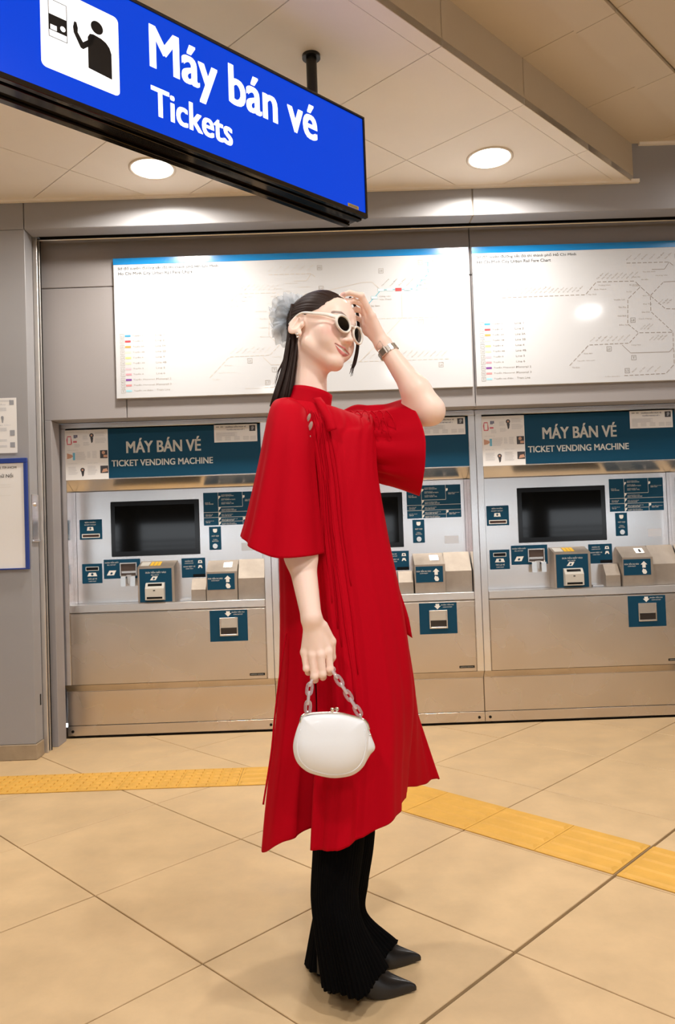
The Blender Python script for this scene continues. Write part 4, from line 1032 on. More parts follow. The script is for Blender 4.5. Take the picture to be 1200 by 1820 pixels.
# ---- general tools for cloth, hair, cords
def cr(P, t):
    """Catmull-Rom through rows of P (n, ...) at parameters t in 0..n-1"""
    P = np.asarray(P, float); n = len(P); t = np.atleast_1d(t); i = np.clip(t.astype(int), 0, n-2); u = (t-i).reshape((-1,)+(1,)*(P.ndim-1))
    g = lambda k: P[np.clip(k, 0, n-1)]
    p0, p1, p2, p3 = g(i-1), g(i), g(i+1), g(i+2)
    p0 = np.where((i-1 < 0).reshape(u.shape), 2*p1-p2, p0); p3 = np.where((i+2 > n-1).reshape(u.shape), 2*p2-p1, p3)
    return 0.5*((2*p1)+(-p0+p2)*u+(2*p0-5*p1+4*p2-p3)*u**2+(-p0+3*p1-3*p2+p3)*u**3)
def grid_faces(nr, nc, closed):
    F_ = []
    for r in range(nr-1):
        for c in range(nc if closed else nc-1):
            d = (c+1) % nc; F_.append((r*nc+c, r*nc+d, (r+1)*nc+d, (r+1)*nc+c))
    return F_
def tube_geo(pts, rad, n=8, flat=None, cap=True):
    """round (or flattened) tube along pts; returns verts, faces"""
    pts = np.asarray(pts, float); m = len(pts); rad = np.broadcast_to(rad, (m,))
    T = np.gradient(pts, axis=0); T /= np.linalg.norm(T, axis=1)[:, None]+1e-12
    ref = A3((0, 1, 0)) if flat is None else A3(flat)
    V = []; F_ = []
    for k in range(m):
        b = np.cross(T[k], ref); b /= np.linalg.norm(b)+1e-9; c = np.cross(b, T[k])
        for j in range(n):
            a = 2*PI*j/n; V.append(pts[k]+rad[k]*(math.cos(a)*b+math.sin(a)*c*(1 if flat is None else 0.3)))
    F_ = grid_faces(m, n, True)
    if cap: F_.append(tuple(range(n))[::-1]); F_.append(tuple((m-1)*n+j for j in range(n)))
    return V, F_
def merge(geos):
    V, F_ = [], []
    for v, f in geos:
        o = len(V); V += list(v); F_ += [tuple(o+i for i in q) for q in f]
    return V, F_
def normals(Pg):
    du = np.gradient(Pg, axis=1); dv = np.gradient(Pg, axis=0); n = np.cross(du, dv); return n/(np.linalg.norm(n, axis=2)[:, :, None]+1e-12)
def wav(x, seed, oct=4):
    r = np.random.default_rng(seed); y = np.zeros_like(x)
    for o in range(oct):
        y = y+np.sin(x*(r.uniform(.7, 1.3)*(1.7**o))+r.uniform(0, 6.3))/(1.35**o)
    return y/2.2
M_RED = mat('red_crepe', '#b80019', 0.75, spec=0.08, sheen=0.0, bump=0.015, bscale=500)
# ================================================================== DRESS
NC, NR = 300, 130
sgrid = np.linspace(0, 1, NC)
phi = np.radians(240+360*sgrid)
def ring(cx, cy, rz, y0, a, b, gap=0, axis=None, n=2.0):
    """plan ring round the pixel centre (cx, cy) at depth y0; half-sizes a (along axis) and b (across)"""
    c = P3(cx, cy, y0); f = np.radians(240+gap+(360-2*gap)*sgrid)
    ax = A3((1, 0)) if axis is None else A3(axis)/np.linalg.norm(axis)
    ay = A3((-ax[1], ax[0]))
    # same polar direction whatever the axis, so that columns stay straight
    d = np.stack([np.cos(f), np.sin(f)], 1); u, v = d@ax, d@ay
    r = (np.abs(u/a)**n+np.abs(v/b)**n)**(-1/n)
    P = np.stack([c[0]+d[:, 0]*r, c[1]+d[:, 1]*r, np.full(NC, c[2])], 1)
    P[:, 2] += rz(u*r, v*r, d*r[:, None]) if callable(rz) else rz
    return P
SH = (0.83, 0.56)         # direction from right to left shoulder in plan
K0 = ring(550, 718, lambda u, v, d: -0.26*d[:, 0]+0.10*d[:, 1], 2.035, .058, .056)
K1 = ring(560, 725, lambda u, v, d: -0.16*d[:, 0]+.04*d[:, 1], 2.035, .098, .074, axis=SH)
K2 = ring(572, 745, lambda u, v, d: .018-0.05*d[:, 0]-0.9*np.maximum(0, np.abs(v)-.05), 2.035, .142, .098, axis=SH, n=2.3)
K3 = ring(578, 785, 0, 2.035, .140, .112, axis=SH, n=2.2)
K4 = ring(586, 850, 0, 2.03, .128, .125)
K5 = ring(594, 960, 0, 2.025, .144, .130)
K6 = ring(608, 1090, 0, 2.025, .160, .148, gap=.6)
K7 = ring(626, 1240, 0, 2.03, .192, .178, gap=1.8)
hem = [(0, 552, 1511, 1.870), (.07, 600, 1511, 1.835), (.13, 650, 1489, 1.850), (.19, 700, 1456, 1.890), (.222, 716, 1441, 1.945), (.262, 712, 1418, 2.030), (.32, 724, 1401, 2.120), (.38, 752, 1394, 2.200),
       (.444, 785, 1383, 2.250), (.53, 745, 1385, 2.370), (.60, 660, 1390, 2.390), (.67, 570, 1400, 2.350), (.76, 492, 1430, 2.250), (.878, 467, 1515, 2.000), (.93, 500, 1498, 1.940), (.965, 528, 1490, 1.935), (1.0, 560, 1468, 1.965)]
hs = A3([q[0] for q in hem]); hp = A3([P3(*q[1:]) for q in hem])
tt = np.interp(sgrid, hs, np.arange(len(hs))); hemP = cr(hp, tt)
hemP = hemP*.4+np.stack([np.interp(sgrid, hs, hp[:, k]) for k in range(3)], 1)*.6
# the lowest part gets its folds from the hem: an extra ring between thigh and hem
hmid = A3(P3(626, 1240, 2.03)); K7 = K7*.62+.38*np.stack([hmid[0]+(hemP[:, 0]-hmid[0])*.80, 2.03+(hemP[:, 1]-2.03)*.82, K7[:, 2]], 1)
K8 = K7*.34+hemP*.66
K8[:, 2] = P3(626, 1380, 2.03)[2]+(hemP[:, 2]-hemP[:, 2].mean())*.45
rings = np.stack([K0, K1, K2, K3, K4, K5, K6, K7, K8, hemP])
tv = np.concatenate([np.linspace(0, 4, 50, endpoint=False), np.linspace(4, 9, NR-50)])
DG = cr(rings, tv)
Nn_ = normals(DG)
sgn = np.sign((Nn_[60, 50]*A3((0, -1, 0))).sum()); Nn_ *= sgn
# soft vertical folds that grow towards the hem, and gathers falling from the laced shoulder
T_, S2 = np.meshgrid(tv, sgrid, indexing='ij')
fold = 0.0115*wav(S2*30, 3)*np.clip((T_-3.5)/5, 0, 1)+0.0022*wav(S2*120+T_*.3, 5)*np.clip((T_-2.2)/2, 0, 1)*np.exp(-((S2-.06)/.08)**2)*1.6
fold += 0.004*wav(S2*24+T_*1.2, 9)*np.exp(-((T_-3)/1.5)**2)
edge = np.clip(np.minimum(S2, 1-S2)/.01, 0, 1)
DG = DG+Nn_*(fold*edge)[:, :, None]
def cloth(name, G, m, parent, closed=False, th=0.0022):
    nr, nc = G.shape[:2]
    o = world_child(name, G.reshape(-1, 3), grid_faces(nr, nc, closed), m, parent)
    sd = o.modifiers.new('thickness', 'SOLIDIFY'); sd.thickness = th; sd.offset = 0
    return o
dress = cloth('dress', DG, M_RED, person)
# mandarin collar
cg = []
nax = (NT-NB)/np.linalg.norm(NT-NB); nax = nax+A3((.20, -.10, 0)); nax /= np.linalg.norm(nax)
c1 = np.cross(A3((0, 1, 0)), nax); c1 /= np.linalg.norm(c1); c2 = np.cross(nax, c1)
for k, (r, dz) in enumerate(((.0625, -.017), (.0600, -.004), (.0565, .010), (.0550, .024), (.0540, .035), (.0520, .0357), (.0505, .030))):
    a = np.linspace(0, 2*PI, 64, endpoint=False)
    cg.append(NB+A3((0, 0, -.004))+nax*dz+np.outer(np.cos(a)*r, c1)+np.outer(np.sin(a)*r*.97, c2))
cloth('collar', A3(cg), M_RED, dress, True, .002)

# near sleeve: a wide bell from the shoulder
def px_ring(rows, nth=90):
    """rows: (left px, right px, row at left, row at near side, row at right, row at far side, depth, half depth)"""
    th = np.linspace(0, 2*PI, nth, endpoint=False); G = []
    for l, r, yl, yn, yr, yf, d, b in rows:
        R_ = []
        for t in th:
            c, s = math.cos(t), math.sin(t)
            x = (l+r)/2+(r-l)/2*c; y = (yl*max(-c, 0)**2+yr*max(c, 0)**2+yn*max(-s, 0)**2+yf*max(s, 0)**2)
            R_.append(P3(x, y, d+b*s))
        G.append(R_)
    return A3(G), th
rowsS = [(509, 513, 708, 709, 709, 708, 1.935, .004), (489, 538, 712, 722, 722, 708, 1.930, .050), (478, 550, 733, 748, 745, 724, 1.920, .072), (470, 556, 770, 786, 784, 764, 1.908, .084),
         (461, 559, 820, 836, 834, 815, 1.900, .092), (447, 565, 884, 902, 900, 878, 1.892, .100), (436, 570, 930, 954, 950, 922, 1.888, .106), (428, 574, 956, 992, 984, 946, 1.885, .110)]
SG, th = px_ring(rowsS)
tvs = np.linspace(0, len(rowsS)-1, 60); SG = cr(SG, tvs)
n_ = normals(SG); n_ *= np.sign((n_[30, 67]*A3((0, -1, 0))).sum())
TH, TV_ = np.meshgrid(th, tvs)
SG = SG+n_*(0.0085*(1-.85*np.exp(-((TH-5.5)/.7)**2))*(np.sin(TH*5+.5)+.6*np.sin(TH*9+2+TV_*.2))*np.clip((TV_-1.5)/5, 0, 1))[:, :, None]
sl = cloth('sleeve', SG, M_RED, dress, True, .002)
# far sleeve, hanging from the raised arm
def ver_ring(rows, nth=90):
    """vertical rings round the raised upper arm: (x top, x near, x bottom, x far, row top, row bottom, depth, half depth)"""
    th = np.linspace(0, 2*PI, nth, endpoint=False); G = []
    for xt, xn, xb, xf, yt, yb, d, b in rows:
        R_ = []
        for t in th:
            c, s = math.cos(t), math.sin(t)     # c: up, s: near
            x = xt*max(c, 0)**2+xb*max(-c, 0)**2+xn*max(s, 0)**2+xf*max(-s, 0)**2
            R_.append(P3(x, (yt+yb)/2-(yb-yt)/2*c, d-b*s))
        G.append(R_)
    return A3(G), th
rowsF = [(600, 604, 610, 602, 738, 800, 2.09, .05), (630, 634, 642, 630, 725, 832, 2.125, .080), (655, 662, 668, 655, 727, 852, 2.130, .092), (682, 694, 696, 682, 724, 862, 2.120, .096), (704, 724, 720, 706, 716, 871, 2.105, .098), (724, 757, 746, 728, 708, 881, 2.090, .100)]
FG, thf = ver_ring(rowsF); tvf = np.linspace(0, len(rowsF)-1, 50); FG = cr(FG, tvf)
n_ = normals(FG); n_ *= np.sign((n_[25, 22]*A3((0, -1, 0))).sum())
TH, TV_ = np.meshgrid(thf, tvf)
FG = FG+n_*(0.0045*(np.sin(TH*4+1)+.7*np.sin(TH*11+TV_*.4))*np.clip(1.2-np.abs(TV_-2)/3.2, 0, 1)+0.003*np.sin(TH*17)*np.exp(-((TV_-2.2)/1.0)**2))[:, :, None]
cloth('sleeve', FG, M_RED, dress, True, .002)

# lacing cords down the front and at the far shoulder
def dsurf(s, t, off=.004):
    i = np.clip(np.interp(t, tv, np.arange(len(tv))), 0, len(tv)-1.001); j = np.clip(s*(NC-1), 0, NC-1.001)
    a, b = int(i), int(j); u, w = i-a, j-b
    p = (DG[a, b]*(1-u)+DG[a+1, b]*u)*(1-w)+(DG[a, b+1]*(1-u)+DG[a+1, b+1]*u)*w
    return p+Nn_[a, b]*off
def cord(s0, s1, t0, t1, seed, r=.0013, off=.003, wig=.0035):
    q = np.linspace(0, 1, 40); w = wav(q*5, seed)*wig
    return tube_geo([dsurf(s0+(s1-s0)*a+b, t0+(t1-t0)*a, off) for a, b in zip(q, w)], r, 6)
for k, (a, b, t0, t1) in enumerate(((.045, .050, 1.6, 5.2), (.055, .075, 1.6, 6.3), (.062, .060, 1.7, 5.8), (.070, .092, 1.6, 6.9), (.080, .085, 1.7, 5.0), (.088, .110, 1.8, 6.6), (.050, .098, 1.7, 7.0), (.075, .066, 1.9, 6.1), (.096, .120, 1.9, 5.6))):
    v, f = cord(a, b, t0, t1, 20+k); world_child('lacing_cord', v, f, M_RED, dress)
for k in range(6):
    x = 622+k*13
    pts = [P3(x-6, 742+2*(k % 2), 2.020), P3(x-2, 731, 2.040), P3(x+5, 733+(k % 2)*2, 2.036), P3(x+10+3*(k % 2), 748, 2.026), P3(x+9+k*3, 770+(k % 3)*9, 2.020)]
    v, f = tube_geo(cr(A3(pts), np.linspace(0, 4, 24)), .0014, 6); world_child('lacing_cord', v, f, M_RED, dress)
def ribbon(name, left, right, m=M_RED, nseg=14):
    L_ = cr(A3(left), np.linspace(0, len(left)-1, nseg)); R_ = cr(A3(right), np.linspace(0, len(right)-1, nseg)); mid = (L_+R_)/2
    G = np.stack([L_, mid+A3((0, -.002, 0)), R_], 1)
    return cloth(name, G, m, dress, False, .0018)
yb = 1.905
ribbon('tie_ribbon', [P3(556, 708, 1.965), P3(566, 725, 1.935), P3(576, 745, 1.912), P3(582, 768, 1.900)], [P3(570, 706, 1.960), P3(582, 722, 1.930), P3(592, 742, 1.908), P3(599, 762, 1.898)])
v, f = tube_geo(cr(A3([P3(509, 1125, 1.93), P3(500, 1180, 1.915), P3(489, 1270, 1.91), P3(482, 1340, 1.91), P3(468, 1430, 1.91)]), np.linspace(0, 4, 40)), .0024, 6, flat=(0, 1, 0)); world_child('loose_tie', v, f, M_RED, dress)
ribbon('tie_ribbon', [P3(690, 1010, 2.10), P3(702, 1060, 2.10), P3(716, 1100, 2.10), P3(724, 1128, 2.10)], [P3(697, 1006, 2.10), P3(713, 1056, 2.10), P3(726, 1096, 2.10), P3(733, 1134, 2.10)])
# small glimpses of skin between the lacing at both shoulders
for q, (x, y, d, w, h_) in enumerate(((549, 742, 1.885, 3, 7), (552, 757, 1.880, 3.5, 8), (551, 776, 1.878, 1.6, 2.2))):
    c = P3(x, y, d); a = np.linspace(0, 2*PI, 16, endpoint=False)
    V = [c+A3((0, -.003, 0))]+[c+A3((w/700*math.cos(t)+.3*h_/700*math.sin(t), 0, h_/700*math.sin(t))) for t in a]
    world_child('skin_gap', V, [(0, 1+i, 1+(i+1) % 16) for i in range(16)], mat('sheer_insert', '#a8857c', 0.5), dress)

# ================================================================== TROUSERS
M_BLK = mat('black_pleated_cloth', '#040405', 0.9, spec=0.08)
def leg(rows, hemrow, name_par, pleats, seed):
    nth = 240; G, th = px_ring(rows+[hemrow], nth); tq = np.concatenate([np.linspace(0, len(rows)-2, 24, endpoint=False), np.linspace(len(rows)-2, len(rows), 40)]); G = cr(G, tq)
    n = normals(G); n *= np.sign((n[30, 180]*A3((0, -1, 0))).sum())
    TH, TQ = np.meshgrid(th, tq)
    amp = .0008+.0014*np.clip((TQ-(len(rows)-2))/2, 0, 1)
    ph = wav(th*3, seed)[None]*.8
    G = G+n*(amp*np.sin(TH*pleats+ph)+.008*np.clip((TQ-(len(rows)-2))/2, 0, 1)*np.sin(TH*5+seed))[:, :, None]
    G[-1, :, 2] = np.maximum(G[-1, :, 2]+.0025*np.sin(th*pleats/2), .006)
    G[:, :, 2] = np.maximum(G[:, :, 2], .006)
    return G
# rows: left, right, y left, y near, y right, y far, depth, half depth
farG = leg([(560, 670, 1180, 1180, 1180, 1180, 2.06, .10), (592, 668, 1420, 1420, 1420, 1420, 2.075, .062), (594, 664, 1500, 1500, 1500, 1500, 2.075, .060), (570, 654, 1570, 1570, 1568, 1568, 2.07, .058), (557, 650, 1628, 1630, 1624, 1622, 2.065, .066)], (541, 704, 1718, 1742, 1678, 1668, 2.060, .105), 'far', 46, 1)
nearG = leg([(548, 640, 1180, 1180, 1180, 1180, 2.00, .10), (556, 646, 1420, 1420, 1420, 1420, 1.965, .070), (557, 646, 1500, 1500, 1500, 1500, 1.955, .066), (553, 636, 1590, 1592, 1590, 1588, 1.940, .064), (558, 646, 1650, 1655, 1648, 1644, 1.930, .074)], (573, 686, 1750, 1775, 1722, 1712, 1.925, .088), 'near', 46, 2)
tr = cloth('trousers', np.concatenate([nearG]), M_BLK, person, True, .0015)
cloth('trouser_leg', farG, M_BLK, tr, True, .0015)
hipg = np.stack([ring(600, 1000, 0, 2.03, .105, .10), ring(603, 1090, 0, 2.03, .120, .115), ring(606, 1190, 0, 2.03, .122, .120), ring(610, 1280, 0, 2.03, .09, .10)])
cloth('trouser_top', cr(hipg, np.linspace(0, 3, 12)), M_BLK, tr, False, .0015)

# ================================================================== SHOES
M_LEA = mat('black_leather', '#1d1a19', 0.28, spec=0.55, bump=0.02, bscale=120)
def shoe(tipx, tipd, yaw, length=.245):
    """pointed pump: x along the foot from heel (0) to tip"""
    dirv = A3((math.cos(yaw), math.sin(yaw), 0)); side = A3((-math.sin(yaw), math.cos(yaw), 0))
    tip = P3(tipx, 1700, tipd); tip[2] = 0
    L = length
    #       x      half width  base z  height
    secs = [(0.000, .020, .060, .050), (0.020, .027, .058, .058), (0.060, .030, .046, .066), (0.100, .034, .022, .078), (0.130, .037, .009, .080), (0.155, .036, .005, .064), (0.180, .029, .004, .046), (0.205, .018, .005, .033), (0.228, .008, .007, .022), (0.243, .0035, .009, .012), (0.247, .0008, .0105, .004)]
    n = 28; G = []
    for x, w, z, h in secs:
        R_ = []
        for k in range(n):
            a = 2*PI*k/n; c, s = math.cos(a), math.sin(a)
            yy = w*np.sign(c)*abs(c)**(.75 if s < 0 else 1.0); zz = z+(h*max(s, 0)**1.15 if s > 0 else -min(z-.0015, .004)*abs(s)**.5)
            R_.append(tip+dirv*(x-L)+side*yy+A3((0, 0, zz)))
        G.append(R_)
    G = cr(A3(G), np.linspace(0, len(secs)-1, 60)); nr = len(G)
    F_ = grid_faces(nr, n, True)+[tuple(range(n))[::-1], tuple((nr-1)*n+k for k in range(n))]
    o = world_child('shoe', G.reshape(-1, 3), F_, M_LEA, person)
    hv = []
    for z, r in ((.058, .018), (.035, .010), (.004, .006), (.0005, .006)): hv.append([tip+dirv*(-L+.022+.006*(.058-z)/.058)+dirv*r*math.cos(2*PI*k/14)+side*r*math.sin(2*PI*k/14)+A3((0, 0, z)) for k in range(14)])
    world_child('heel', A3(hv).reshape(-1, 3), grid_faces(4, 14, True)+[tuple(42+k for k in range(14))], M_LEA, o)
    return o
shoe(737, 1.952, -.06); shoe(747, 2.085, -.03)
# ================================================================== HAIR
M_HAIR = mat('dark_brown_hair', '#2a1a13', 0.5, spec=0.25)
def head_core(w):
    p = (w-HO) @ HR
    d = ell(p, (0, -.014, .026), (.0725, .092, .081))
    d = smin(d, ell(p, (0, .030, .030), (.0600, .062, .056)), .03)
    d = smin(d, ell(p, (0, .030, -.042), (.0560, .058, .066)), .03)
    return smin(d, cone(p, (0, -.022, -.050), toH(NB), .0455, .0475), .03)
al_k = [0, 25, 45, 60, 75, 88, 97, 106, 120, 150, 180]
be_k = [142, 141, 140, 138, 134, 126, 108, 82, 68, 64, 62]
nA, nB = 360, 60
al = np.linspace(-180, 180, nA, endpoint=False); bmax = np.interp(np.abs(al), al_k, be_k)+1.2*wav(np.radians(al)*9, 4)
q = np.linspace(0.0, 1, nB); C0 = A3((0, -.014, .026))
BE = np.radians(q[:, None]*bmax[None, :]); AL = np.radians(np.tile(al, (nB, 1)))
D = np.stack([np.sin(BE)*np.sin(AL), -np.cos(BE), np.sin(BE)*np.cos(AL)], -1)
lo_ = np.full((nB, nA), .03); hi_ = np.full((nB, nA), .16)
for _ in range(22):
    mid = (lo_+hi_)/2; w = (C0+D*mid[..., None]) @ HR.T+HO
    s_ = head_core(w.reshape(-1, 3)).reshape(nB, nA) < 0
    lo_ = np.where(s_, mid, lo_); hi_ = np.where(s_, hi_, mid)
Q = np.tile(q[:, None], (1, nA))
lift = .0012+.0075*sstep(1.0, .72, Q)*(.55+.45*np.cos(AL/2)**2)
lift += (.0011*wav(AL*34, 6)+.0007*np.sin(AL*120+3*wav(AL*20, 8)))*sstep(0, .25, Q)*sstep(1.0, .9, Q)
rad = lo_+lift
Wp = (C0+D*rad[..., None]) @ HR.T+HO
inner = (C0+D*(lo_-.004)[..., None]) @ HR.T+HO
Gh = np.concatenate([Wp, inner[-1:]])
hair = world_child('hair', Gh.reshape(-1, 3), grid_faces(nB+1, nA, True), M_HAIR, person)
r_ = np.random.default_rng(3)
def strand(pts, r0, r1, n=6, m=26):
    P = cr(A3(pts), np.linspace(0, len(pts)-1, m)); t = np.linspace(0, 1, m)
    return tube_geo(P, (r0+(r1-r0)*t**1.5), n, flat=(0, 1, 0), cap=True)
geos = []
for k in range(110):
    u = r_.uniform(0, 1); dj = r_.uniform(-.02, .03); e = r_.normal(0, 1.0)
    p0 = P3(519+7*u, 545+10*u+r_.uniform(-6, 6), 2.065+dj); p1 = P3(515+9*u, 575+8*u, 2.045+dj); p2 = P3(511+18*u+e, 610, 2.040+dj)
    p3 = P3(503+20*u+e*1.5, 655, 2.030+dj); p4 = P3(489+27*u+e*2, 700, 2.02+dj); p5 = P3(482+27*u+e*2, 722+6*u, 2.03+dj)
    geos.append(strand([p0, p1, p2, p3, p4, p5], .0046, .0022))
for k in range(5):
    e = r_.uniform(-2, 2); geos.append(strand([P3(516, 600, 2.0), P3(505+e, 640, 1.99), P3(495+e, 655+k*3, 1.985), P3(490+e, 672+k*4, 1.98)], .0012, .0004, 5))
v, f = merge(geos); o = world_child('long_hair', v, f, M_HAIR, hair); o['kind'] = 'stuff'
geos = []
for k in range(22):
    e = r_.normal(0, 1.2); z = r_.uniform(-10, 12); dj = r_.uniform(-.006, .008)
    geos.append(strand([P3(622+e*.4, 528, 2.058), P3(634+e*.5, 552, 2.098), P3(637+e*.6, 585, 2.118+dj), P3(635+e*.8, 620, 2.118+dj), P3(630+e, 645, 2.112+dj), P3(625+e*1.4, 658+z, 2.106+dj)], .0022, .0005, 5))
v, f = merge(geos); o = world_child('front_lock', v, f, M_HAIR, hair); o['kind'] = 'stuff'
# grey tulle bow behind the head
M_TUL = mat('grey_tulle', '#bcc6d0', 0.8, alpha=0.5, noise=0.2, nscale=30)
def petal(c, u, v, n_, su, sv, seed, par, name='tulle_loop'):
    nu, nv = 22, 16; G = []
    r = np.random.default_rng(seed); ph = r.uniform(0, 6, 4)
    for i in range(nv):
        R_ = []
        for j in range(nu):
            a = (j/(nu-1)-.5)*2; b = i/(nv-1)
            wdt = su*(.25+.75*math.sin(PI*min(b*1.15, 1)*.55+.12))*(1-.25*max(0, b-.8)*5*a*a)
            lift = .012*math.sin(a*5+ph[0]+b*3)*b+.007*math.sin(a*11+ph[1])*b+.018*math.sin(b*PI)
            R_.append(c+u*(a*wdt)+v*(b*sv*(1-.12*a*a+.05*math.sin(a*9+ph[2])))+n_*lift)
        G.append(R_)
    return world_child(name, A3(G).reshape(-1, 3), grid_faces(nv, nu, False), M_TUL, par)
bow = bpy.data.objects.new('hair_bow', None); link(bow, person); bow.empty_display_size = .05
bc = P3(522, 572, 2.095)
for k, (ang, L, wd) in enumerate(((100, .075, .034), (128, .080, .036), (155, .064, .036), (185, .052, .034), (215, .060, .034), (238, .072, .034), (255, .060, .026), (75, .072, .026), (170, .040, .030))):
    a = math.radians(ang); v_ = A3((math.cos(a), .12*math.sin(k*2.1), math.sin(a))); u_ = A3((-math.sin(a), .3, math.cos(a))); u_ /= np.linalg.norm(u_)
    petal(bc+A3((0, .006*(k % 3)-.004, 0)), u_, v_, A3((0, -1, 0)), wd*1.1, L*1.06, 40+k, bow)
# petals hang under an Empty at the person's base, so their parent offset is nought

# ================================================================== SUNGLASSES, EARRING, WATCH
M_WFR = mat('ivory_acetate', '#f6f0e8', 0.22, coat=0.4)
M_LENS = mat('dark_lens', '#0b0805', 0.06, coat=0.3)
def vec(a): return A3(a)
glasses = None
def lens_frame(sx, wrap):
    c = A3((sx*.0325, .1005, -.0055)); w = math.radians(wrap)*sx
    ex = A3((math.cos(w), -math.sin(w), 0)); ez = A3((0, -.08, 1)); ez /= np.linalg.norm(ez); ny = np.cross(ez, ex); ny = ny if ny[1] > 0 else -ny
    n, m_ = 56, 12; V = []
    for i in range(n):
        t = 2*PI*i/n; a, b = .0250, .0210
        p = c+ex*a*math.cos(t)+ez*b*math.sin(t); rdir = ex*math.cos(t)/a+ez*math.sin(t)/b; rdir /= np.linalg.norm(rdir)
        thick = .0030+.0014*max(0, math.cos(t-.35*sx+(0 if sx > 0 else PI)))**2
        for j in range(m_):
            s = 2*PI*j/m_; V.append(H(*(p+rdir*thick*math.cos(s)*1.0+ny*.0036*math.sin(s))))
    F_ = []
    for i in range(n):
        for j in range(m_): F_.append((i*m_+j, ((i+1) % n)*m_+j, ((i+1) % n)*m_+(j+1) % m_, i*m_+(j+1) % m_))
    L_ = [H(*(c+ny*.0015))]; LF_ = []
    for ring_ in (0.5, 1.0):
        for i in range(n):
            t = 2*PI*i/n; L_.append(H(*(c+ex*.0228*ring_*math.cos(t)+ez*.0188*ring_*math.sin(t)+ny*.0015*(1-ring_**2))))
    for i in range(n):
        k = (i+1) % n; LF_ += [(0, 1+i, 1+k), (1+i, 1+n+i, 1+n+k, 1+k)]
    return (V, F_), (L_, LF_)
f1, l1 = lens_frame(1, 9); f2, l2 = lens_frame(-1, 9)
br = tube_geo(cr(A3([H(.0080, .1045, -.0005), H(0, .1085, .0025), H(-.0080, .1045, -.0005)]), np.linspace(0, 2, 12)), .0026, 8)
geoF = merge([f1, f2, br])
glasses = world_child('sunglasses', geoF[0], geoF[1], M_WFR, person)
for l in (l1, l2): world_child('lens', l[0], l[1], M_LENS, glasses)
def temple(s):
    pts = [H(s*.0575, .0945, .002), H(s*.0690, .070, .006), H(s*.0790, .030, .010), H(s*.0830, -.002, .0135), H(s*.0800, -.024, .010), H(s*.0760, -.044, -.002), H(s*.0745, -.052, -.010)]
    P = cr(A3(pts), np.linspace(0, 6, 40)); t = np.linspace(0, 1, 40); V = []
    up = HR[:, 2]; T = np.gradient(P, axis=0); T /= np.linalg.norm(T, axis=1)[:, None]
    for p, tg, q in zip(P, T, t):
        o = np.cross(tg, up); o /= np.linalg.norm(o); u = np.cross(o, tg); hgt = .0060-.0034*min(1, q*2.0)+.0006*q
        for j in range(10): a = 2*PI*j/10; V.append(p+o*.0022*math.cos(a)+u*hgt*math.sin(a))
    return V, grid_faces(40, 10, True)+[tuple(range(10))[::-1], tuple(390+j for j in range(10))]
for s in (1, -1):
    v, f = temple(s); world_child('temple', v, f, M_WFR, glasses)
M_SIL = mat('polished_silver', (0.86, 0.84, 0.82), 0.15, 1.0)
def blob(c, r, n=10):
    V, F_ = [], []
    for i in range(n+1):
        a = PI*i/n
        for j in range(n): b = 2*PI*j/n; V.append(A3(c)+r*A3((math.sin(a)*math.cos(b), math.sin(a)*math.sin(b), math.cos(a))))
    return V, grid_faces(n+1, n, True)
ec = H(.0800, -.006, -.047)
gs = [blob(ec+A3(d)*.0036, .0022) for d in ((0, 0, 1), (.9, -.3, .2), (-.9, -.3, .2), (.5, -.3, -.9), (-.5, -.3, -.9), (0, -.9, 0), (.6, -.4, -2.0), (-.3, -.4, -2.2))]
v, f = merge(gs); o = world_child('earring', v, f, M_SIL, person)
# watch on the raised wrist
M_STL = mat('satin_watch_steel', (0.74, 0.71, 0.67), 0.28, 1.0)
wc = P3(690.5, 625.5, 2.081); ax = (LE-LW)/np.linalg.norm(LE-LW); e1 = np.cross(ax, A3((0, 1, 0))); e1 /= np.linalg.norm(e1); e2 = np.cross(e1, ax)
watch = bpy.data.objects.new('wristwatch', None); link(watch, person)
nl = 20; R_W = .0262
for k in range(nl):
    a = 2*PI*k/nl; rd = e1*math.cos(a)+e2*math.sin(a); tg = -e1*math.sin(a)+e2*math.cos(a); w_ = R_W*math.sin(PI/nl)*.92
    V = [wc+rd*(R_W+dz)+tg*w_*sx+ax*.0082*sy for dz in (-.0005, .0024) for sx in (-1, 1) for sy in (-1, 1)]
    world_child('band_link', V, [(0, 1, 3, 2), (4, 6, 7, 5), (0, 4, 5, 1), (2, 3, 7, 6), (0, 2, 6, 4), (1, 5, 7, 3)], M_STL, watch, False)
# case: squarish, on the side turned down and to the left
tocam = A3((-.6, -1.0, -.35)); tocam -= ax*(tocam@ax); tocam /= np.linalg.norm(tocam); tg = np.cross(ax, tocam)
def plate_geo(c, n_, u, v, hu, hv, th, bev=.0012):
    V = [c+u*hu*a*(1-k)+v*hv*b*(1-k)+n_*z for z, k in ((0, 0), (th-bev, 0), (th, .12)) for a, b in ((-1, -1), (1, -1), (1, 1), (-1, 1))]
    F_ = [(3, 2, 1, 0), (8, 9, 10, 11)]
    for r in range(2):
        for j in range(4): F_.append((r*4+j, r*4+(j+1) % 4, r*4+4+(j+1) % 4, r*4+4+j))
    return V, F_
v, f = plate_geo(wc+tocam*(R_W-.001), tocam, tg, ax, .0105, .0110, .0065); case = world_child('watch_case', v, f, M_STL, watch, False)
v, f = plate_geo(wc+tocam*(R_W+.0050), tocam, tg, ax, .0080, .0085, .0009, .0003); world_child('dial', v, f, mat('watch_dial', '#6d6a60', 0.2), watch, False)

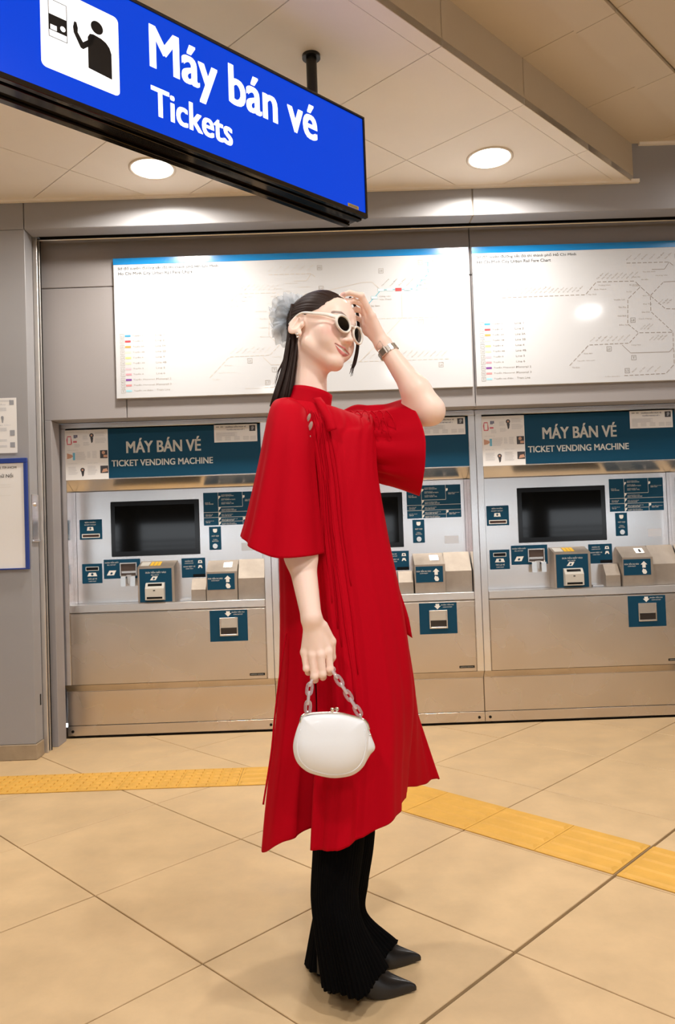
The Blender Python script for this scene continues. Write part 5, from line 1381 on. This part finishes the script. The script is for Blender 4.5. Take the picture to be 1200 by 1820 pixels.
# ================================================================== HANDBAG
BD = 1.772
bag = empty('handbag', tuple(P3(594, 1383, BD)), 0, 'white leather clasp handbag with a clear chain handle, held in the lowered hand', 'handbag')
_p0 = A3(bag.location)
def bag_child(name, v, f, m, par=None, smooth=True):
    me = bpy.data.meshes.new(name); me.from_pydata((np.asarray(v, float)-_p0).tolist(), [], [tuple(int(i) for i in q) for q in f]); me.update(); me.materials.append(m)
    if smooth: me.polygons.foreach_set('use_smooth', [True]*len(me.polygons))
    return link(bpy.data.objects.new(name, me), par or bag)
M_BAG = mat('white_leather', '#eef1f5', 0.38, spec=0.4, bump=0.03, bscale=90, coat=0.2)
outl = [(537, 1273), (527, 1298), (521, 1327), (527, 1353), (545, 1371), (572, 1380), (597, 1383), (626, 1378), (645, 1364), (654, 1345), (658, 1318), (652, 1284), (640, 1277), (612, 1269), (590, 1267), (560, 1268)]
oc = cr(A3(outl+outl[:1]), np.linspace(0, len(outl), 120, endpoint=False)); cx, cy = 590, 1326
def bp(x, y, dd): return P3(x, y, BD+dd+(x-590)*.00022)
rho = np.sin(np.linspace(0, PI/2, 26)); G = []
for sgn_ in (-1, 1):
    for r in (rho if sgn_ < 0 else rho[::-1][1:]):
        R_ = []
        for k, (x, y) in enumerate(oc):
            up = max(0, (1290-y)/25); th_ = .034*(1-r**4)**.55*(1-.42*float(sstep(1345, 1255, cy+(y-cy)*r)))
            wr = 0
            R_.append(bp(cx+(x-cx)*r, cy+(y-cy)*r, sgn_*th_+wr))
        G.append(R_)
bag_child('pouch', A3(G).reshape(-1, 3), grid_faces(len(G), 120, True), M_BAG)
pip = [bp(cx+(x-cx)*.90, cy+(y-cy)*.90, -.034*(1-.90**4)**.55*(1-.42*float(sstep(1345, 1255, cy+(y-cy)*.9)))-.0008) for x, y in oc if y > 1290]
k0 = max(range(len(pip)), key=lambda i: np.linalg.norm(pip[i]-pip[i-1])); pip = pip[k0:]+pip[:k0]
v, f = tube_geo(pip, .0011, 6); bag_child('piping', v, f, M_BAG)
gus = [(654, 1290), (660, 1308), (667, 1329), (658, 1342), (650, 1356)]
gp = cr(A3(gus), np.linspace(0, 4, 20)); G = []
for k, (x, y) in enumerate(gp):
    w_ = .020*math.sin(PI*(k+.6)/20.2)
    G.append([bp(648+(x-648)*math.cos(a)**.7 if math.cos(a) > 0 else 648, y, w_*math.sin(a)+.006) for a in np.linspace(-PI/2, PI/2, 13)])
bag_child('gusset', A3(G).reshape(-1, 3), grid_faces(20, 13, False), M_BAG)
top = [(534, 1284), (537, 1273), (546, 1269), (566, 1267), (588, 1266.5), (606, 1268), (626, 1273), (645, 1278.5), (653, 1286), (656, 1296)]
for dd in (-.006, .007):
    v, f = tube_geo([bp(x, y, dd) for x, y in cr(A3(top), np.linspace(0, 9, 50))], .0028, 8); fr = bag_child('frame', v, f, M_SIL)
M_GOLD = mat('pale_gold', (0.80, 0.70, 0.56), 0.2, 1.0)
v, f = merge([blob(bp(591, 1261, -.006), .0052, 12), blob(bp(599, 1260, .006), .0052, 12), tube_geo([bp(591, 1267, -.006), bp(591, 1262, -.006)], .002, 8), tube_geo([bp(599, 1267, .006), bp(599, 1262, .006)], .002, 8)])
bag_child('kiss_clasp', v, f, M_GOLD)
v, f = merge([blob(bp(658, 1306, -.004), .0030, 8), blob(bp(657, 1302, 0), .0022, 8)]); bag_child('side_stud', v, f, M_SIL)
M_CHN = mat('clear_lilac_acrylic', '#f6f2f8', 0.04, spec=1.0, trans=0.8, ior=1.35, coat=0.5)
M_CHE = mat('chain_sheen', '#f4eff6', 0.05, spec=1.0, coat=1.0, trans=0.65, ior=1.5)
hpts = [bp(547, 1265, 0), bp(548.5, 1240, .003), bp(552, 1216, .010), bp(561, 1199, .036), bp(574, 1192, .036), bp(588, 1190, .028), bp(599, 1204, .008), (bp(618, 1234, .003)), bp(640, 1270, 0)]
hp_ = cr(A3(hpts), np.linspace(0, 8, 400)); seg = np.concatenate([[0], np.cumsum(np.linalg.norm(np.diff(hp_, axis=0), axis=1))]); tot = seg[-1]
nlk = 13
for k in range(nlk):
    s0 = tot*(k+.5)/nlk; c = A3([np.interp(s0, seg, hp_[:, i]) for i in range(3)]); d1 = A3([np.interp(s0+.004, seg, hp_[:, i]) for i in range(3)])-A3([np.interp(s0-.004, seg, hp_[:, i]) for i in range(3)]); d1 /= np.linalg.norm(d1)
    w1 = np.cross(d1, A3((0, 1, 0))); w1 /= np.linalg.norm(w1); w2 = np.cross(d1, w1)
    if k % 2: w1, w2 = w2, w1
    L_ = tot/nlk*.64; Wd = .0056; n, m_ = 24, 8; V = []
    for i in range(n):
        t = 2*PI*i/n; p = c+d1*L_*math.copysign(abs(math.cos(t))**.8, math.cos(t))+w1*Wd*math.copysign(abs(math.sin(t))**.8, math.sin(t)); rd = d1*math.cos(t)/L_+w1*math.sin(t)/Wd; rd /= np.linalg.norm(rd)
        for j in range(m_): a = 2*PI*j/m_; V.append(p+(rd*math.cos(a)+w2*math.sin(a))*.0037)
    F_ = [(i*m_+j, ((i+1) % n)*m_+j, ((i+1) % n)*m_+(j+1) % m_, i*m_+(j+1) % m_) for i in range(n) for j in range(m_)]
    bag_child('chain_link', V, F_, M_CHE if k % 2 else M_CHN)
for a, b in (((547, 1270), (547, 1263)), ((642, 1277), (640, 1268))):
    v, f = tube_geo([bp(a[0], a[1], 0), bp(b[0], b[1], 0)], .0030, 8); bag_child('handle_mount', v, f, M_SIL)
# flat print made of many small marks counts as one piece of print each
for _o in bpy.data.objects:
    if _o.name.split('.')[0] in ('route_lines', 'line_badges', 'station_names', 'station_boxes', 'station_outlines', 'line_one_names', 'legend_names', 'legend_badges', 'print', 'picture', 'skin_gap', 'hand_picture', 'barcode_picture', 'station_boxes'): _o['kind'] = 'stuff'
